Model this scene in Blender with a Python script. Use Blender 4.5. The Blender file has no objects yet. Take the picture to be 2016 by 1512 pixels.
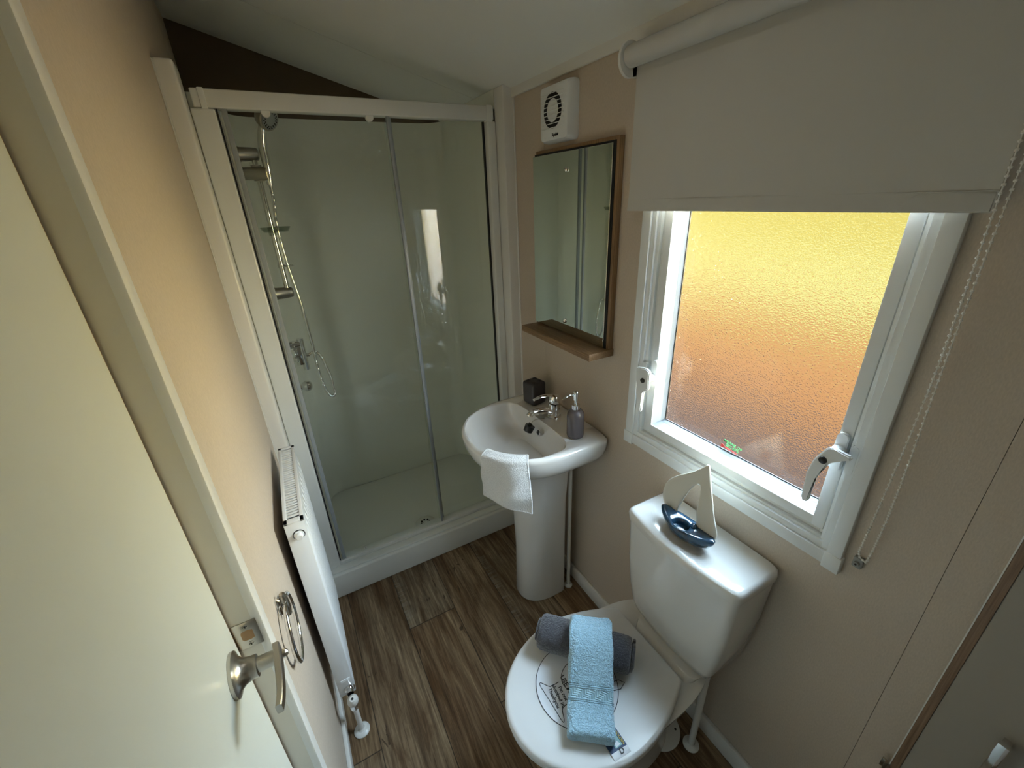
import bpy, bmesh, math, random
from mathutils import Vector, Matrix
random.seed(7)
PI = math.pi
C = bpy.context.scene.collection
S = bpy.context.scene

# ------------------------------------------------------------------ camera, world, sun, exposure
cam_d = bpy.data.cameras.new('camera'); cam = bpy.data.objects.new('camera', cam_d); C.objects.link(cam)
cam_d.sensor_width = 36.0; cam_d.lens = 827.4 / 2016 * 36.0; cam_d.clip_start = 0.01
cam.location = (-0.8743, -1.5602, 1.6)
cam.rotation_euler = (1.15323, 0.03964, -0.50283)
S.camera = cam
S.view_settings.view_transform = 'Standard'; S.view_settings.look = 'None'
S.view_settings.gamma = 1.0; S.view_settings.use_curve_mapping = False
S.view_settings.exposure = 0.0
S.cycles.max_bounces = 10; S.cycles.diffuse_bounces = 6; S.cycles.glossy_bounces = 6
S.cycles.transmission_bounces = 8; S.cycles.transparent_max_bounces = 10
S.cycles.use_adaptive_sampling = True; S.cycles.adaptive_threshold = 0.02; S.cycles.use_denoising = True; S.cycles.sample_clamp_indirect = 0.0
S.cycles.use_guiding = True; S.cycles.caustics_refractive = True; S.cycles.caustics_reflective = False

w = bpy.data.worlds.new('daylight_sky'); S.world = w; w.use_nodes = True
wn = w.node_tree.nodes; wl = w.node_tree.links
bg = wn['Background']; bg.inputs['Strength'].default_value = 55.0
tcw = wn.new('ShaderNodeTexCoord'); sx = wn.new('ShaderNodeSeparateXYZ'); rmp = wn.new('ShaderNodeValToRGB')
wl.new(tcw.outputs['Generated'], sx.inputs[0]); wl.new(sx.outputs['Z'], rmp.inputs['Fac']); wl.new(rmp.outputs['Color'], bg.inputs['Color'])
rmp.color_ramp.elements[0].position = 0.0; rmp.color_ramp.elements[0].color = (0.80, 0.88, 0.92, 1)
rmp.color_ramp.elements[1].position = 0.8; rmp.color_ramp.elements[1].color = (0.50, 0.70, 0.86, 1)

sun_d = bpy.data.lights.new('sun', 'SUN'); sun = bpy.data.objects.new('sun', sun_d); C.objects.link(sun)
sun_d.energy = 10.0; sun_d.angle = math.radians(1.0); sun_d.color = (1.0, 0.93, 0.80)
sun.location = (-6, -2, 8)
sun.rotation_euler = Vector((-0.60, -0.22, 0.72)).to_track_quat('Z', 'Y').to_euler()

# ------------------------------------------------------------------ node helpers / materials
def mat(name, col=(0.8,0.8,0.8), rough=0.5, metal=0.0, spec=0.5, coat=0.0):
    m = bpy.data.materials.new(name); m.use_nodes = True
    p = m.node_tree.nodes['Principled BSDF']
    p.inputs['Base Color'].default_value = (*col, 1); p.inputs['Roughness'].default_value = rough
    p.inputs['Metallic'].default_value = metal; p.inputs['Specular IOR Level'].default_value = spec
    if coat: p.inputs['Coat Weight'].default_value = coat; p.inputs['Coat Roughness'].default_value = 0.03
    return m
def nt(m): return m.node_tree.nodes, m.node_tree.links, m.node_tree.nodes['Principled BSDF']
def add_bump(m, scale=(1,1,1), nscale=200, strength=0.2, dist=0.001, detail=3, colvar=0.0, kind='noise'):
    n, l, p = nt(m)
    tc = n.new('ShaderNodeTexCoord'); mp = n.new('ShaderNodeMapping'); mp.inputs['Scale'].default_value = scale
    t = n.new('ShaderNodeTexNoise'); t.inputs['Scale'].default_value = nscale; t.inputs['Detail'].default_value = detail
    b = n.new('ShaderNodeBump'); b.inputs['Strength'].default_value = strength; b.inputs['Distance'].default_value = dist
    l.new(tc.outputs['Object'], mp.inputs[0]); l.new(mp.outputs[0], t.inputs['Vector'])
    l.new(t.outputs['Fac'], b.inputs['Height']); l.new(b.outputs[0], p.inputs['Normal'])
    if colvar:
        c = p.inputs['Base Color'].default_value[:3]
        r = n.new('ShaderNodeValToRGB'); l.new(t.outputs['Fac'], r.inputs[0])
        r.color_ramp.elements[0].position = 0.3; r.color_ramp.elements[1].position = 0.7
        r.color_ramp.elements[0].color = (*[x*(1-colvar) for x in c], 1); r.color_ramp.elements[1].color = (*[min(1,x*(1+colvar)) for x in c], 1)
        l.new(r.outputs[0], p.inputs['Base Color'])
    return m

M = {}
M['wallpaper'] = add_bump(mat('beige_wallboard', (0.56,0.475,0.39), 0.5, spec=0.4), (1,1,0.35), 420, 0.35, 0.0006, 4, 0.07)
M['ceiling'] = add_bump(mat('ceiling_board', (0.80,0.81,0.78), 0.6), (1,1,1), 300, 0.12, 0.0004, 2)
M['trimwhite'] = mat('white_plastic_trim', (0.78,0.77,0.74), 0.32)
M['upvc'] = mat('white_window_frame', (0.80,0.83,0.84), 0.25)
M['doorpaint'] = mat('door_paint', (0.74,0.76,0.70), 0.36)
M['doorframe'] = mat('door_frame_board', (0.68,0.64,0.56), 0.45)
M['lipping'] = mat('door_edge_lipping', (0.42,0.25,0.12), 0.6)
M['ceramic'] = mat('white_ceramic', (0.76,0.75,0.73), 0.10, coat=0.6)
M['lidplastic'] = mat('toilet_seat_plastic', (0.70,0.70,0.70), 0.30)
M['radwhite'] = mat('radiator_enamel', (0.82,0.84,0.86), 0.28)
M['chrome'] = mat('chrome', (0.80,0.80,0.80), 0.07, 1.0)
M['satin'] = add_bump(mat('satin_nickel', (0.50,0.47,0.42), 0.30, 1.0), (1,1,6), 300, 0.05, 0.0002)
M['black'] = mat('black_rubber', (0.012,0.012,0.013), 0.5)
M['darkgap'] = mat('dark_groove', (0.03,0.025,0.02), 0.8)
M['liner'] = mat('shower_liner', (0.80,0.81,0.73), 0.28)
M['tray'] = mat('shower_tray', (0.80,0.81,0.77), 0.25)
M['alu'] = mat('white_shower_profile', (0.76,0.77,0.74), 0.25)
M['greyseal'] = mat('grey_translucent_seal', (0.33,0.36,0.38), 0.3)
M['brownboard'] = add_bump(mat('brown_back_wall', (0.115,0.080,0.045), 0.8), (1,1,1), 200, 0.2, 0.0005)
M['blind'] = add_bump(mat('blind_fabric', (0.56,0.55,0.52), 0.85, spec=0.2), (1,1,1), 1200, 0.15, 0.0003)
M['greyceramic'] = mat('grey_purple_ceramic', (0.115,0.100,0.110), 0.25, coat=0.3)
M['darkmatt'] = mat('dark_grey_matt', (0.050,0.045,0.050), 0.45)
M['paper'] = mat('white_paper', (0.78,0.80,0.85), 0.6)
M['ink'] = mat('black_ink', (0.015,0.015,0.02), 0.6)
M['green'] = mat('green_print', (0.02,0.42,0.12), 0.5)
M['red'] = mat('red_print', (0.65,0.03,0.03), 0.5)
M['navy'] = mat('navy_print', (0.02,0.05,0.13), 0.5)
M['tealprint'] = mat('teal_print', (0.25,0.45,0.46), 0.5)
M['yellowprint'] = mat('yellow_print', (0.65,0.52,0.10), 0.5)
M['sailwhite'] = mat('glazed_off_white_ceramic', (0.74,0.71,0.62), 0.18, coat=0.4)
M['hull'] = add_bump(mat('glazed_blue_ceramic', (0.020,0.065,0.125), 0.14, coat=0.5), (1,1,1), 60, 0.1, 0.001, 3, 0.35)
M['beads'] = mat('white_bead_chain', (0.80,0.78,0.73), 0.35)
M['clear'] = mat('smoky_clear_plastic', (0.30,0.31,0.30), 0.2)
M['greypanel'] = add_bump(mat('grey_cabinet_front', (0.36,0.325,0.275), 0.5), (1,1,1), 300, 0.1, 0.0004)
M['copper'] = mat('brass_screw', (0.55,0.40,0.25), 0.35, 1.0)

def towel_mat(name, col, var):
    m = mat(name, col, 0.95, spec=0.1); n, l, p = nt(m)
    p.inputs['Sheen Weight'].default_value = 0.5; p.inputs['Sheen Roughness'].default_value = 0.6
    return add_bump(m, (1,1,1), 330, 0.9, 0.004, 4, var)
M['bluetowel'] = towel_mat('light_blue_terry', (0.34,0.545,0.68), 0.22)
M['greytowel'] = towel_mat('charcoal_terry', (0.064,0.062,0.075), 0.35)
M['whitecloth'] = towel_mat('white_terry', (0.76,0.78,0.80), 0.10)
m = mat('blue_towel_woven_band', (0.36,0.55,0.65), 0.8, spec=0.2); M['band'] = m
n, l, p = nt(m)                                        # herringbone weave
tc = n.new('ShaderNodeTexCoord'); wv = n.new('ShaderNodeTexWave'); wv.inputs['Scale'].default_value = 120; wv.bands_direction = 'DIAGONAL'
wv.inputs['Distortion'].default_value = 0
b = n.new('ShaderNodeBump'); b.inputs['Strength'].default_value = 0.65; b.inputs['Distance'].default_value = 0.003
sp = n.new('ShaderNodeSeparateXYZ'); cb = n.new('ShaderNodeCombineXYZ'); ab = n.new('ShaderNodeMath'); ab.operation = 'PINGPONG'; ab.inputs[1].default_value = 0.009
l.new(tc.outputs['Object'], sp.inputs[0]); l.new(sp.outputs['Y'], ab.inputs[0]); l.new(ab.outputs[0], cb.inputs['Y']); l.new(sp.outputs['X'], cb.inputs['X'])
l.new(cb.outputs[0], wv.inputs['Vector']); l.new(wv.outputs['Fac'], b.inputs['Height']); l.new(b.outputs[0], p.inputs['Normal'])

m = mat('fill_light_glow', (0.9,0.9,0.9), 0.5); M['fillglow'] = m  # glow of the added fill light
m.node_tree.nodes['Principled BSDF'].inputs['Emission Color'].default_value = (1.0, 0.97, 0.92, 1)
m.node_tree.nodes['Principled BSDF'].inputs['Emission Strength'].default_value = 1.6
# mirror
m = mat('mirror_silver', (0.80,0.86,0.82), 0.015, 1.0); M['mirror'] = m

# wood for the mirror and cupboard edge: grain along Y
def wood(name, c1, c2, scale, rough=0.5):
    m = mat(name, c1, rough); n, l, p = nt(m)
    tc = n.new('ShaderNodeTexCoord'); mp = n.new('ShaderNodeMapping'); mp.inputs['Scale'].default_value = scale
    t = n.new('ShaderNodeTexNoise'); t.inputs['Scale'].default_value = 1.0; t.inputs['Detail'].default_value = 6; t.inputs['Roughness'].default_value = 0.65
    r = n.new('ShaderNodeValToRGB'); r.color_ramp.elements[0].position = 0.32; r.color_ramp.elements[1].position = 0.68
    r.color_ramp.elements[0].color = (*c1,1); r.color_ramp.elements[1].color = (*c2,1)
    l.new(tc.outputs['Object'], mp.inputs[0]); l.new(mp.outputs[0], t.inputs['Vector']); l.new(t.outputs['Fac'], r.inputs[0]); l.new(r.outputs[0], p.inputs['Base Color'])
    return m
M['oak_y'] = wood('oak_shelf', (0.15,0.085,0.035), (0.33,0.20,0.10), (500,8,350))
M['oak_z'] = wood('oak_upright', (0.15,0.085,0.035), (0.33,0.20,0.10), (400,400,8))
M['walnut_z'] = wood('walnut_edge', (0.17,0.10,0.06), (0.33,0.22,0.14), (250,250,6))

# clear shower glass (thin): mostly transparent with a fresnel sheen
m = bpy.data.materials.new('clear_shower_glass'); m.use_nodes = True; M['glass'] = m
n = m.node_tree.nodes; l = m.node_tree.links; n.clear()
out = n.new('ShaderNodeOutputMaterial'); mx = n.new('ShaderNodeMixShader'); tr = n.new('ShaderNodeBsdfTransparent'); gl = n.new('ShaderNodeBsdfGlossy')
fr = n.new('ShaderNodeFresnel'); fr.inputs['IOR'].default_value = 1.52; gl.inputs['Roughness'].default_value = 0.0
tr.inputs['Color'].default_value = (0.97,0.985,0.975,1)
ge = n.new('ShaderNodeNewGeometry'); iv = n.new('ShaderNodeMath'); iv.operation = 'SUBTRACT'; iv.inputs[0].default_value = 1.0; l.new(ge.outputs['Backfacing'], iv.inputs[1])
mm_ = n.new('ShaderNodeMath'); mm_.operation = 'MULTIPLY'; l.new(fr.outputs[0], mm_.inputs[0]); l.new(iv.outputs[0], mm_.inputs[1])
l.new(mm_.outputs[0], mx.inputs[0]); l.new(tr.outputs[0], mx.inputs[1]); l.new(gl.outputs[0], mx.inputs[2]); l.new(mx.outputs[0], out.inputs[0])

m = M['glass'].copy(); m.name = 'clear_moulded_dish'; M['dishclear'] = m
m.node_tree.nodes['Transparent BSDF'].inputs['Color'].default_value = (0.80,0.83,0.80,1)
# frosted window glass: rough refraction with a stippled surface
m = bpy.data.materials.new('obscured_window_glass'); m.use_nodes = True; M['frosted'] = m
n = m.node_tree.nodes; l = m.node_tree.links; n.clear()
out = n.new('ShaderNodeOutputMaterial'); gg = n.new('ShaderNodeBsdfRefraction'); gg.distribution = 'BECKMANN'; gs = n.new('ShaderNodeBsdfGlossy'); gs.inputs['Roughness'].default_value = 0.12
mx = n.new('ShaderNodeMixShader'); fr = n.new('ShaderNodeFresnel'); fr.inputs['IOR'].default_value = 1.45; ge = n.new('ShaderNodeNewGeometry')
iv = n.new('ShaderNodeMath'); iv.operation = 'SUBTRACT'; iv.inputs[0].default_value = 1.0; l.new(ge.outputs['Backfacing'], iv.inputs[1])
mm_ = n.new('ShaderNodeMath'); mm_.operation = 'MULTIPLY'; l.new(fr.outputs[0], mm_.inputs[0]); l.new(iv.outputs[0], mm_.inputs[1]); l.new(mm_.outputs[0], mx.inputs[0])
gg.inputs['Roughness'].default_value = 0.13; gg.inputs['IOR'].default_value = 1.45; l.new(gg.outputs[0], mx.inputs[1]); l.new(gs.outputs[0], mx.inputs[2]); l.new(mx.outputs[0], out.inputs[0])
tc = n.new('ShaderNodeTexCoord'); t = n.new('ShaderNodeTexNoise'); t.inputs['Scale'].default_value = 300; t.inputs['Detail'].default_value = 1.5
b = n.new('ShaderNodeBump'); b.inputs['Strength'].default_value = 0.65; b.inputs['Distance'].default_value = 0.0016
l.new(tc.outputs['Object'], t.inputs['Vector']); l.new(t.outputs['Fac'], b.inputs['Height']); l.new(b.outputs[0], gg.inputs['Normal'])

# plank floor, planks run along Y, 0.197 wide
m = mat('plank_vinyl', (0.2,0.15,0.1), 0.42, spec=0.35); M['floor'] = m
n, l, p = nt(m)
def mth(op, a=None, b=None):
    x = n.new('ShaderNodeMath'); x.operation = op
    for i, v in enumerate((a, b)):
        if v is None: continue
        if isinstance(v, (int, float)): x.inputs[i].default_value = v
        else: l.new(v, x.inputs[i])
    return x.outputs[0]
tc = n.new('ShaderNodeTexCoord'); sp = n.new('ShaderNodeSeparateXYZ'); l.new(tc.outputs['Object'], sp.inputs[0])
px = mth('DIVIDE', mth('ADD', sp.outputs['X'], 0.931), 0.197)
idx = mth('FLOOR', px); fx = mth('FRACT', px)
py = mth('DIVIDE', mth('ADD', sp.outputs['Y'], mth('ADD', 0.305 - 0.43, mth('MULTIPLY', idx, 0.43))), 1.22)
idy = mth('FLOOR', py); fy = mth('FRACT', py)
cid = n.new('ShaderNodeCombineXYZ'); l.new(idx, cid.inputs[0]); l.new(idy, cid.inputs[1])
wnz = n.new('ShaderNodeTexWhiteNoise'); wnz.noise_dimensions = '3D'; l.new(cid.outputs[0], wnz.inputs['Vector'])
off = n.new('ShaderNodeVectorMath'); off.operation = 'SCALE'; off.inputs['Scale'].default_value = 7.0; l.new(wnz.outputs['Color'], off.inputs[0])
vec = n.new('ShaderNodeVectorMath'); l.new(tc.outputs['Object'], vec.inputs[0]); l.new(off.outputs[0], vec.inputs[1])
def nz(scale, detail, rough=0.6, dist=0.0):
    mp = n.new('ShaderNodeMapping'); mp.inputs['Scale'].default_value = scale; l.new(vec.outputs[0], mp.inputs[0])
    t = n.new('ShaderNodeTexNoise'); t.inputs['Scale'].default_value = 1; t.inputs['Detail'].default_value = detail; t.inputs['Roughness'].default_value = rough; t.inputs['Distortion'].default_value = dist
    l.new(mp.outputs[0], t.inputs['Vector']); return t.outputs['Fac']
grain = nz((85, 4.5, 1), 8, 0.7, 0.8); broad = nz((11, 1.6, 1), 4, 0.6, 1.5); saw = nz((9, 120, 1), 3, 0.7); knots = nz((16, 3.2, 1), 3, 0.5, 2.5)
r = n.new('ShaderNodeValToRGB'); l.new(grain, r.inputs[0]); e = r.color_ramp.elements
e[0].position = 0.30; e[0].color = (0.055,0.038,0.024,1); e[1].position = 0.74; e[1].color = (0.31,0.27,0.21,1)
k = r.color_ramp.elements.new(0.50); k.color = (0.155,0.122,0.088,1)
r2 = n.new('ShaderNodeValToRGB'); l.new(broad, r2.inputs[0]); e = r2.color_ramp.elements
e[0].position = 0.35; e[0].color = (0.62,0.48,0.36,1); e[1].position = 0.65; e[1].color = (1.45,1.45,1.40,1)
mu = n.new('ShaderNodeMix'); mu.data_type = 'RGBA'; mu.blend_type = 'MULTIPLY'; mu.inputs[0].default_value = 1.0
l.new(r.outputs[0], mu.inputs[6]); l.new(r2.outputs[0], mu.inputs[7])
r3 = n.new('ShaderNodeValToRGB'); l.new(wnz.outputs['Value'], r3.inputs[0]); e = r3.color_ramp.elements
e[0].color = (1.10,0.92,0.74,1); e[1].color = (1.15,1.18,1.16,1)
mu2 = n.new('ShaderNodeMix'); mu2.data_type = 'RGBA'; mu2.blend_type = 'MULTIPLY'; mu2.inputs[0].default_value = 1.0
l.new(mu.outputs[2], mu2.inputs[6]); l.new(r3.outputs[0], mu2.inputs[7])
# pale saw marks near the left edge of planks
edge = mth('MULTIPLY', mth('SUBTRACT', 1.0, mth('SMOOTH_MIN', mth('MULTIPLY', fx, 4.5), 1.0)), mth('GREATER_THAN', saw, 0.52))
edge = mth('MULTIPLY', mth('MULTIPLY', edge, 0.45), mth('GREATER_THAN', wnz.outputs['Value'], 0.35))
mu3 = n.new('ShaderNodeMix'); mu3.data_type = 'RGBA'; l.new(edge, mu3.inputs[0]); l.new(mu2.outputs[2], mu3.inputs[6]); mu3.inputs[7].default_value = (0.30,0.28,0.24,1)
kn = mth('MULTIPLY', mth('GREATER_THAN', knots, 0.685), 0.75)
mu4 = n.new('ShaderNodeMix'); mu4.data_type = 'RGBA'; l.new(kn, mu4.inputs[0]); l.new(mu3.outputs[2], mu4.inputs[6]); mu4.inputs[7].default_value = (0.035,0.018,0.010,1)
gapx = mth('LESS_THAN', mth('MINIMUM', fx, mth('SUBTRACT', 1.0, fx)), 0.008)
gapy = mth('LESS_THAN', mth('MINIMUM', fy, mth('SUBTRACT', 1.0, fy)), 0.0016)
gap = mth('MAXIMUM', gapx, gapy)
mu5 = n.new('ShaderNodeMix'); mu5.data_type = 'RGBA'; l.new(mth('MULTIPLY', gap, 0.8), mu5.inputs[0]); l.new(mu4.outputs[2], mu5.inputs[6]); mu5.inputs[7].default_value = (0.02,0.014,0.01,1)
l.new(mu5.outputs[2], p.inputs['Base Color'])
bb = n.new('ShaderNodeBump'); bb.inputs['Strength'].default_value = 0.35; bb.inputs['Distance'].default_value = 0.001
l.new(mth('SUBTRACT', grain, gap), bb.inputs['Height']); l.new(bb.outputs[0], p.inputs['Normal'])

# outside surfaces
M['cream_clad'] = mat('yellow_cladding', (0.033,0.0245,0.0058), 0.9, spec=0.0)
m = mat('orange_brick', (0.62,0.25,0.09), 0.85, spec=0.0); M['brick'] = m
n, l, p = nt(m)
tc = n.new('ShaderNodeTexCoord'); sp = n.new('ShaderNodeSeparateXYZ'); cb = n.new('ShaderNodeCombineXYZ'); br = n.new('ShaderNodeTexBrick')
l.new(tc.outputs['Object'], sp.inputs[0]); l.new(sp.outputs['Y'], cb.inputs[0]); l.new(sp.outputs['Z'], cb.inputs[1]); l.new(cb.outputs[0], br.inputs['Vector'])
br.inputs['Scale'].default_value = 4.4; br.inputs['Color1'].default_value = (0.043,0.0185,0.0068,1); br.inputs['Color2'].default_value = (0.040,0.0172,0.0062,1); br.inputs['Mortar'].default_value = (0.034,0.017,0.007,1)
l.new(br.outputs['Color'], p.inputs['Base Color'])
M['bounce_clad'] = mat('brightened_yellow_cladding', (0.82,0.58,0.20), 0.9, spec=0.0); M['bounce_base'] = mat('brightened_terracotta_base', (0.34,0.16,0.065), 0.9, spec=0.0)  # brightened copies of cladding and base, added to throw warm light indoors
M['pale_band'] = mat('pale_yellow_band', (0.044,0.0355,0.0125), 0.9, spec=0.0)
M['glazing'] = mat('glazing_bead_darkened', (0.30,0.33,0.35), 0.3)  # white bead darkened in its colour to offset strong sky light
M['paving'] = add_bump(mat('brown_pink_paving', (0.0145,0.0092,0.0074), 0.9, spec=0.0), (1,1,1), 40, 0.4, 0.004, 4, 0.1)

# ------------------------------------------------------------------ mesh helpers
def box(bm, a, b, bev=0.0, seg=2, mi=0, rot=None):
    lo = [min(a[i], b[i]) for i in range(3)]; hi = [max(a[i], b[i]) for i in range(3)]
    r = bmesh.ops.create_cube(bm, size=1.0); vs = r['verts']
    for v in vs: v.co = Vector([lo[i] + (v.co[i] + 0.5) * (hi[i] - lo[i]) for i in range(3)])
    fs = set(f for v in vs for f in v.link_faces)
    if bev:
        es = set(e for v in vs for e in v.link_edges)
        rr = bmesh.ops.bevel(bm, geom=list(es), offset=bev, segments=seg, affect='EDGES', profile=0.5)
        fs = set(rr['faces']) | set(f for f in fs if f.is_valid)
        vs = list(set(v for f in fs for v in f.verts))
    for f in fs: f.material_index = mi
    if rot: bmesh.ops.transform(bm, matrix=rot, verts=vs)
    return vs
def basis(d):
    d = Vector(d).normalized(); u = d.orthogonal().normalized(); return u, d.cross(u), d
def cyl(bm, a, b, r, r2=None, n=24, cap=True, mi=0):
    a = Vector(a); b = Vector(b); u, v, d = basis(b - a); r2 = r if r2 is None else r2
    A = [bm.verts.new(a + (u*math.cos(2*PI*i/n) + v*math.sin(2*PI*i/n))*r) for i in range(n)]
    B = [bm.verts.new(b + (u*math.cos(2*PI*i/n) + v*math.sin(2*PI*i/n))*r2) for i in range(n)]
    for i in range(n): bm.faces.new((A[i], A[(i+1)%n], B[(i+1)%n], B[i])).material_index = mi
    if cap: bm.faces.new(A[::-1]).material_index = mi; bm.faces.new(B).material_index = mi
def lathe(bm, org, axis, prof, n=32, mi=0):
    """prof: list of (r, h) along axis"""
    o = Vector(org); u, v, d = basis(axis); rings = []
    for r, h in prof:
        if r < 1e-6: rings.append([bm.verts.new(o + d*h)])
        else: rings.append([bm.verts.new(o + d*h + (u*math.cos(2*PI*i/n)+v*math.sin(2*PI*i/n))*r) for i in range(n)])
    for A, B in zip(rings, rings[1:]):
        for i in range(n):
            j = (i+1) % n
            q = [A[i%len(A)], A[j%len(A)], B[j%len(B)], B[i%len(B)]]
            qq = []
            for x in q:
                if x not in qq: qq.append(x)
            if len(qq) > 2: bm.faces.new(qq).material_index = mi
def spline(pts, per=8):
    P = [Vector(p) for p in pts]; out = []
    Q = [P[0]*2-P[1]] + P + [P[-1]*2-P[-2]]
    for i in range(1, len(Q)-2):
        for k in range(per):
            t = k/per; a, b, c, d = Q[i-1:i+3]
            out.append(0.5*((2*b)+(c-a)*t+(2*a-5*b+4*c-d)*t*t+(3*b-a-3*c+d)*t**3))
    out.append(P[-1]); return out
def tube(bm, pts, r, n=12, closed=False, mi=0, cap=True, rf=None):
    P = [Vector(p) for p in pts]; L = len(P); rings = []; u = None
    for i in range(L):
        if closed: d = (P[(i+1)%L] - P[i-1])
        else: d = P[min(i+1, L-1)] - P[max(i-1, 0)]
        d.normalize()
        u = d.orthogonal().normalized() if u is None else (u - d*u.dot(d)).normalized()
        v = d.cross(u); rr = rf(i/(L-1)) if rf else r
        rings.append([bm.verts.new(P[i] + (u*math.cos(2*PI*k/n)+v*math.sin(2*PI*k/n))*rr) for k in range(n)])
    m = L if closed else L-1
    for i in range(m):
        A = rings[i]; B = rings[(i+1)%L]
        for k in range(n): bm.faces.new((A[k], A[(k+1)%n], B[(k+1)%n], B[k])).material_index = mi
    if cap and not closed: bm.faces.new(rings[0][::-1]); bm.faces.new(rings[-1])
def loft(bm, rings, cap0=True, cap1=True, mi=0):
    R = [[bm.verts.new(p) for p in r] for r in rings]; n = len(R[0])
    for A, B in zip(R, R[1:]):
        for k in range(n): bm.faces.new((A[k], A[(k+1)%n], B[(k+1)%n], B[k])).material_index = mi
    if cap0: bm.faces.new(R[0][::-1]).material_index = mi
    if cap1: bm.faces.new(R[-1]).material_index = mi
def prism(bm, pts, axis, h, mi=0, bev=0):
    """flat polygon (3D points) extruded along axis*h"""
    d = Vector(axis)*h; A = [bm.verts.new(Vector(p)) for p in pts]; B = [bm.verts.new(Vector(p)+d) for p in pts]; n = len(A)
    fs = [bm.faces.new(A[::-1]), bm.faces.new(B)] + [bm.faces.new((A[i], A[(i+1)%n], B[(i+1)%n], B[i])) for i in range(n)]
    for f in fs: f.material_index = mi
    if bev:
        bmesh.ops.bevel(bm, geom=list(set(e for f in fs for e in f.edges)), offset=bev, segments=2, affect='EDGES')
def obj(name, bm, m, parent=None, smooth=True, sub=0, label=None, angle=35):
    bmesh.ops.recalc_face_normals(bm, faces=bm.faces)
    me = bpy.data.meshes.new(name); bm.to_mesh(me); bm.free()
    for x in (m if isinstance(m, (list, tuple)) else [m]): me.materials.append(M[x])
    if smooth:
        for f in me.polygons: f.use_smooth = True
        me.set_sharp_from_angle(angle=math.radians(angle))
    o = bpy.data.objects.new(name, me); C.objects.link(o)
    if sub:
        s = o.modifiers.new('sub', 'SUBSURF'); s.levels = sub; s.render_levels = sub
    if parent is not None: o.parent = parent; o.matrix_parent_inverse = Matrix.Translation(-Vector(parent.location))
    if label: o['label'] = label
    return o
def thing(name, label, cat, loc=(0,0,0), group=None, kind=None):
    o = bpy.data.objects.new(name, None); C.objects.link(o); o.location = loc; o.empty_display_size = 0.05
    tag(o, label, cat, group, kind); return o
def tag(o, label, cat, group=None, kind=None):
    o['label'] = label; o['category'] = cat
    if group: o['group'] = group
    if kind: o['kind'] = kind
    return o
def struct(name, bm, m, label, cat, **k):
    o = obj(name, bm, m, **k); return tag(o, label, cat, kind='structure')
def NB(): return bmesh.new()
def text_obj(name, s, size, m, parent, origin, right, up, label=None, depth=0.0004, align='LEFT', bold=0.0):
    cu = bpy.data.curves.new(name, 'FONT'); cu.body = s; cu.size = size; cu.extrude = depth; cu.align_x = align; cu.offset = bold
    t = bpy.data.objects.new(name+'_tmp', cu); C.objects.link(t)
    bpy.context.view_layer.update()
    me = bpy.data.meshes.new_from_object(t.evaluated_get(bpy.context.evaluated_depsgraph_get()))
    bpy.data.objects.remove(t)
    r = Vector(right).normalized(); u = Vector(up); u = (u - r*u.dot(r)).normalized(); z = r.cross(u)
    mt = Matrix.Translation(Vector(origin)) @ Matrix((r, u, z)).transposed().to_4x4()
    me.transform(mt); me.materials.clear(); me.materials.append(M[m])
    o = bpy.data.objects.new(name, me); C.objects.link(o)
    if parent is not None: o.parent = parent; o.matrix_parent_inverse = Matrix.Translation(-Vector(parent.location))
    if label: o['label'] = label
    return o
def sup(n, xm, af, ab, yc, b, nf, nb, z):
    """plan outline in XY, front towards -x; af/ab front/back half length, exponents nf/nb"""
    out = []
    for i in range(n):
        t = 2*PI*(i+0.5)/n; c, s = math.cos(t), math.sin(t); e = 2/(nf if c > 0 else nb); a = af if c > 0 else ab
        out.append((xm - a*math.copysign(abs(c)**e, c), yc + b*math.copysign(abs(s)**e, s), z))
    return out
def lerp_rings(A, B, t, z=None): return [(a[0]+(b[0]-a[0])*t, a[1]+(b[1]-a[1])*t, z if z is not None else a[2]+(b[2]-a[2])*t) for a, b in zip(A, B)]

# ------------------------------------------------------------------ room shell
XL, YB, YN = -1.03, 0.70, -2.35
def cz(x): return 1.95 - 0.28*x
bm = NB(); box(bm, (XL-0.2, YN-0.1, -0.06), (0.12, YB+0.1, 0.0)); struct('floor', bm, 'floor', 'brown and grey wood-look plank floor', 'floor', smooth=False)
# window wall with opening and two narrow board joints
WY0, WY1, WZ0, WZ1 = -1.305, -0.70, 0.885, 1.79
J = (-0.207, -1.445)
bm = NB()
def wallbox(y0, y1, z0, z1):
    ys = [y0] + [j for j in J if y0 < j < y1][::1] + [y1]; ys.sort()
    for a, b in zip(ys, ys[1:]):
        a2 = a + (0.0004 if a in J else 0); b2 = b - (0.0004 if b in J else 0)
        box(bm, (0.0, a2, z0), (0.006, b2, z1))
    box(bm, (0.006, y0, z0), (0.10, y1, z1), mi=0)
wallbox(YN-0.1, WY0, -0.06, 2.1); wallbox(WY1, YB+0.1, -0.06, 2.1); wallbox(WY0, WY1, -0.06, WZ0); wallbox(WY0, WY1, WZ1, 2.1)
struct('wall_right', bm, 'wallpaper', 'beige textured wall with the window', 'wall', smooth=False)
bm = NB()
DY0, DY1, DZ1 = -1.76, -0.98, 1.98
for a, b, z0, z1 in ((YN-0.1, DY0, -0.06, 2.4), (DY1, 0.478, -0.06, 2.4), (0.480, YB+0.1, -0.06, 2.4), (DY0, DY1, DZ1, 2.4)):
    box(bm, (XL-0.006, a, z0), (XL, b, z1))
for a, b, z0, z1 in ((YN-0.1, DY0, -0.06, 2.4), (DY1, YB+0.1, -0.06, 2.4), (DY0, DY1, DZ1, 2.4)):
    box(bm, (XL-0.10, a, z0), (XL-0.006, b, z1))
struct('wall_left', bm, 'wallpaper', 'beige textured wall beside the door behind the radiator', 'wall', smooth=False)
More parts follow.
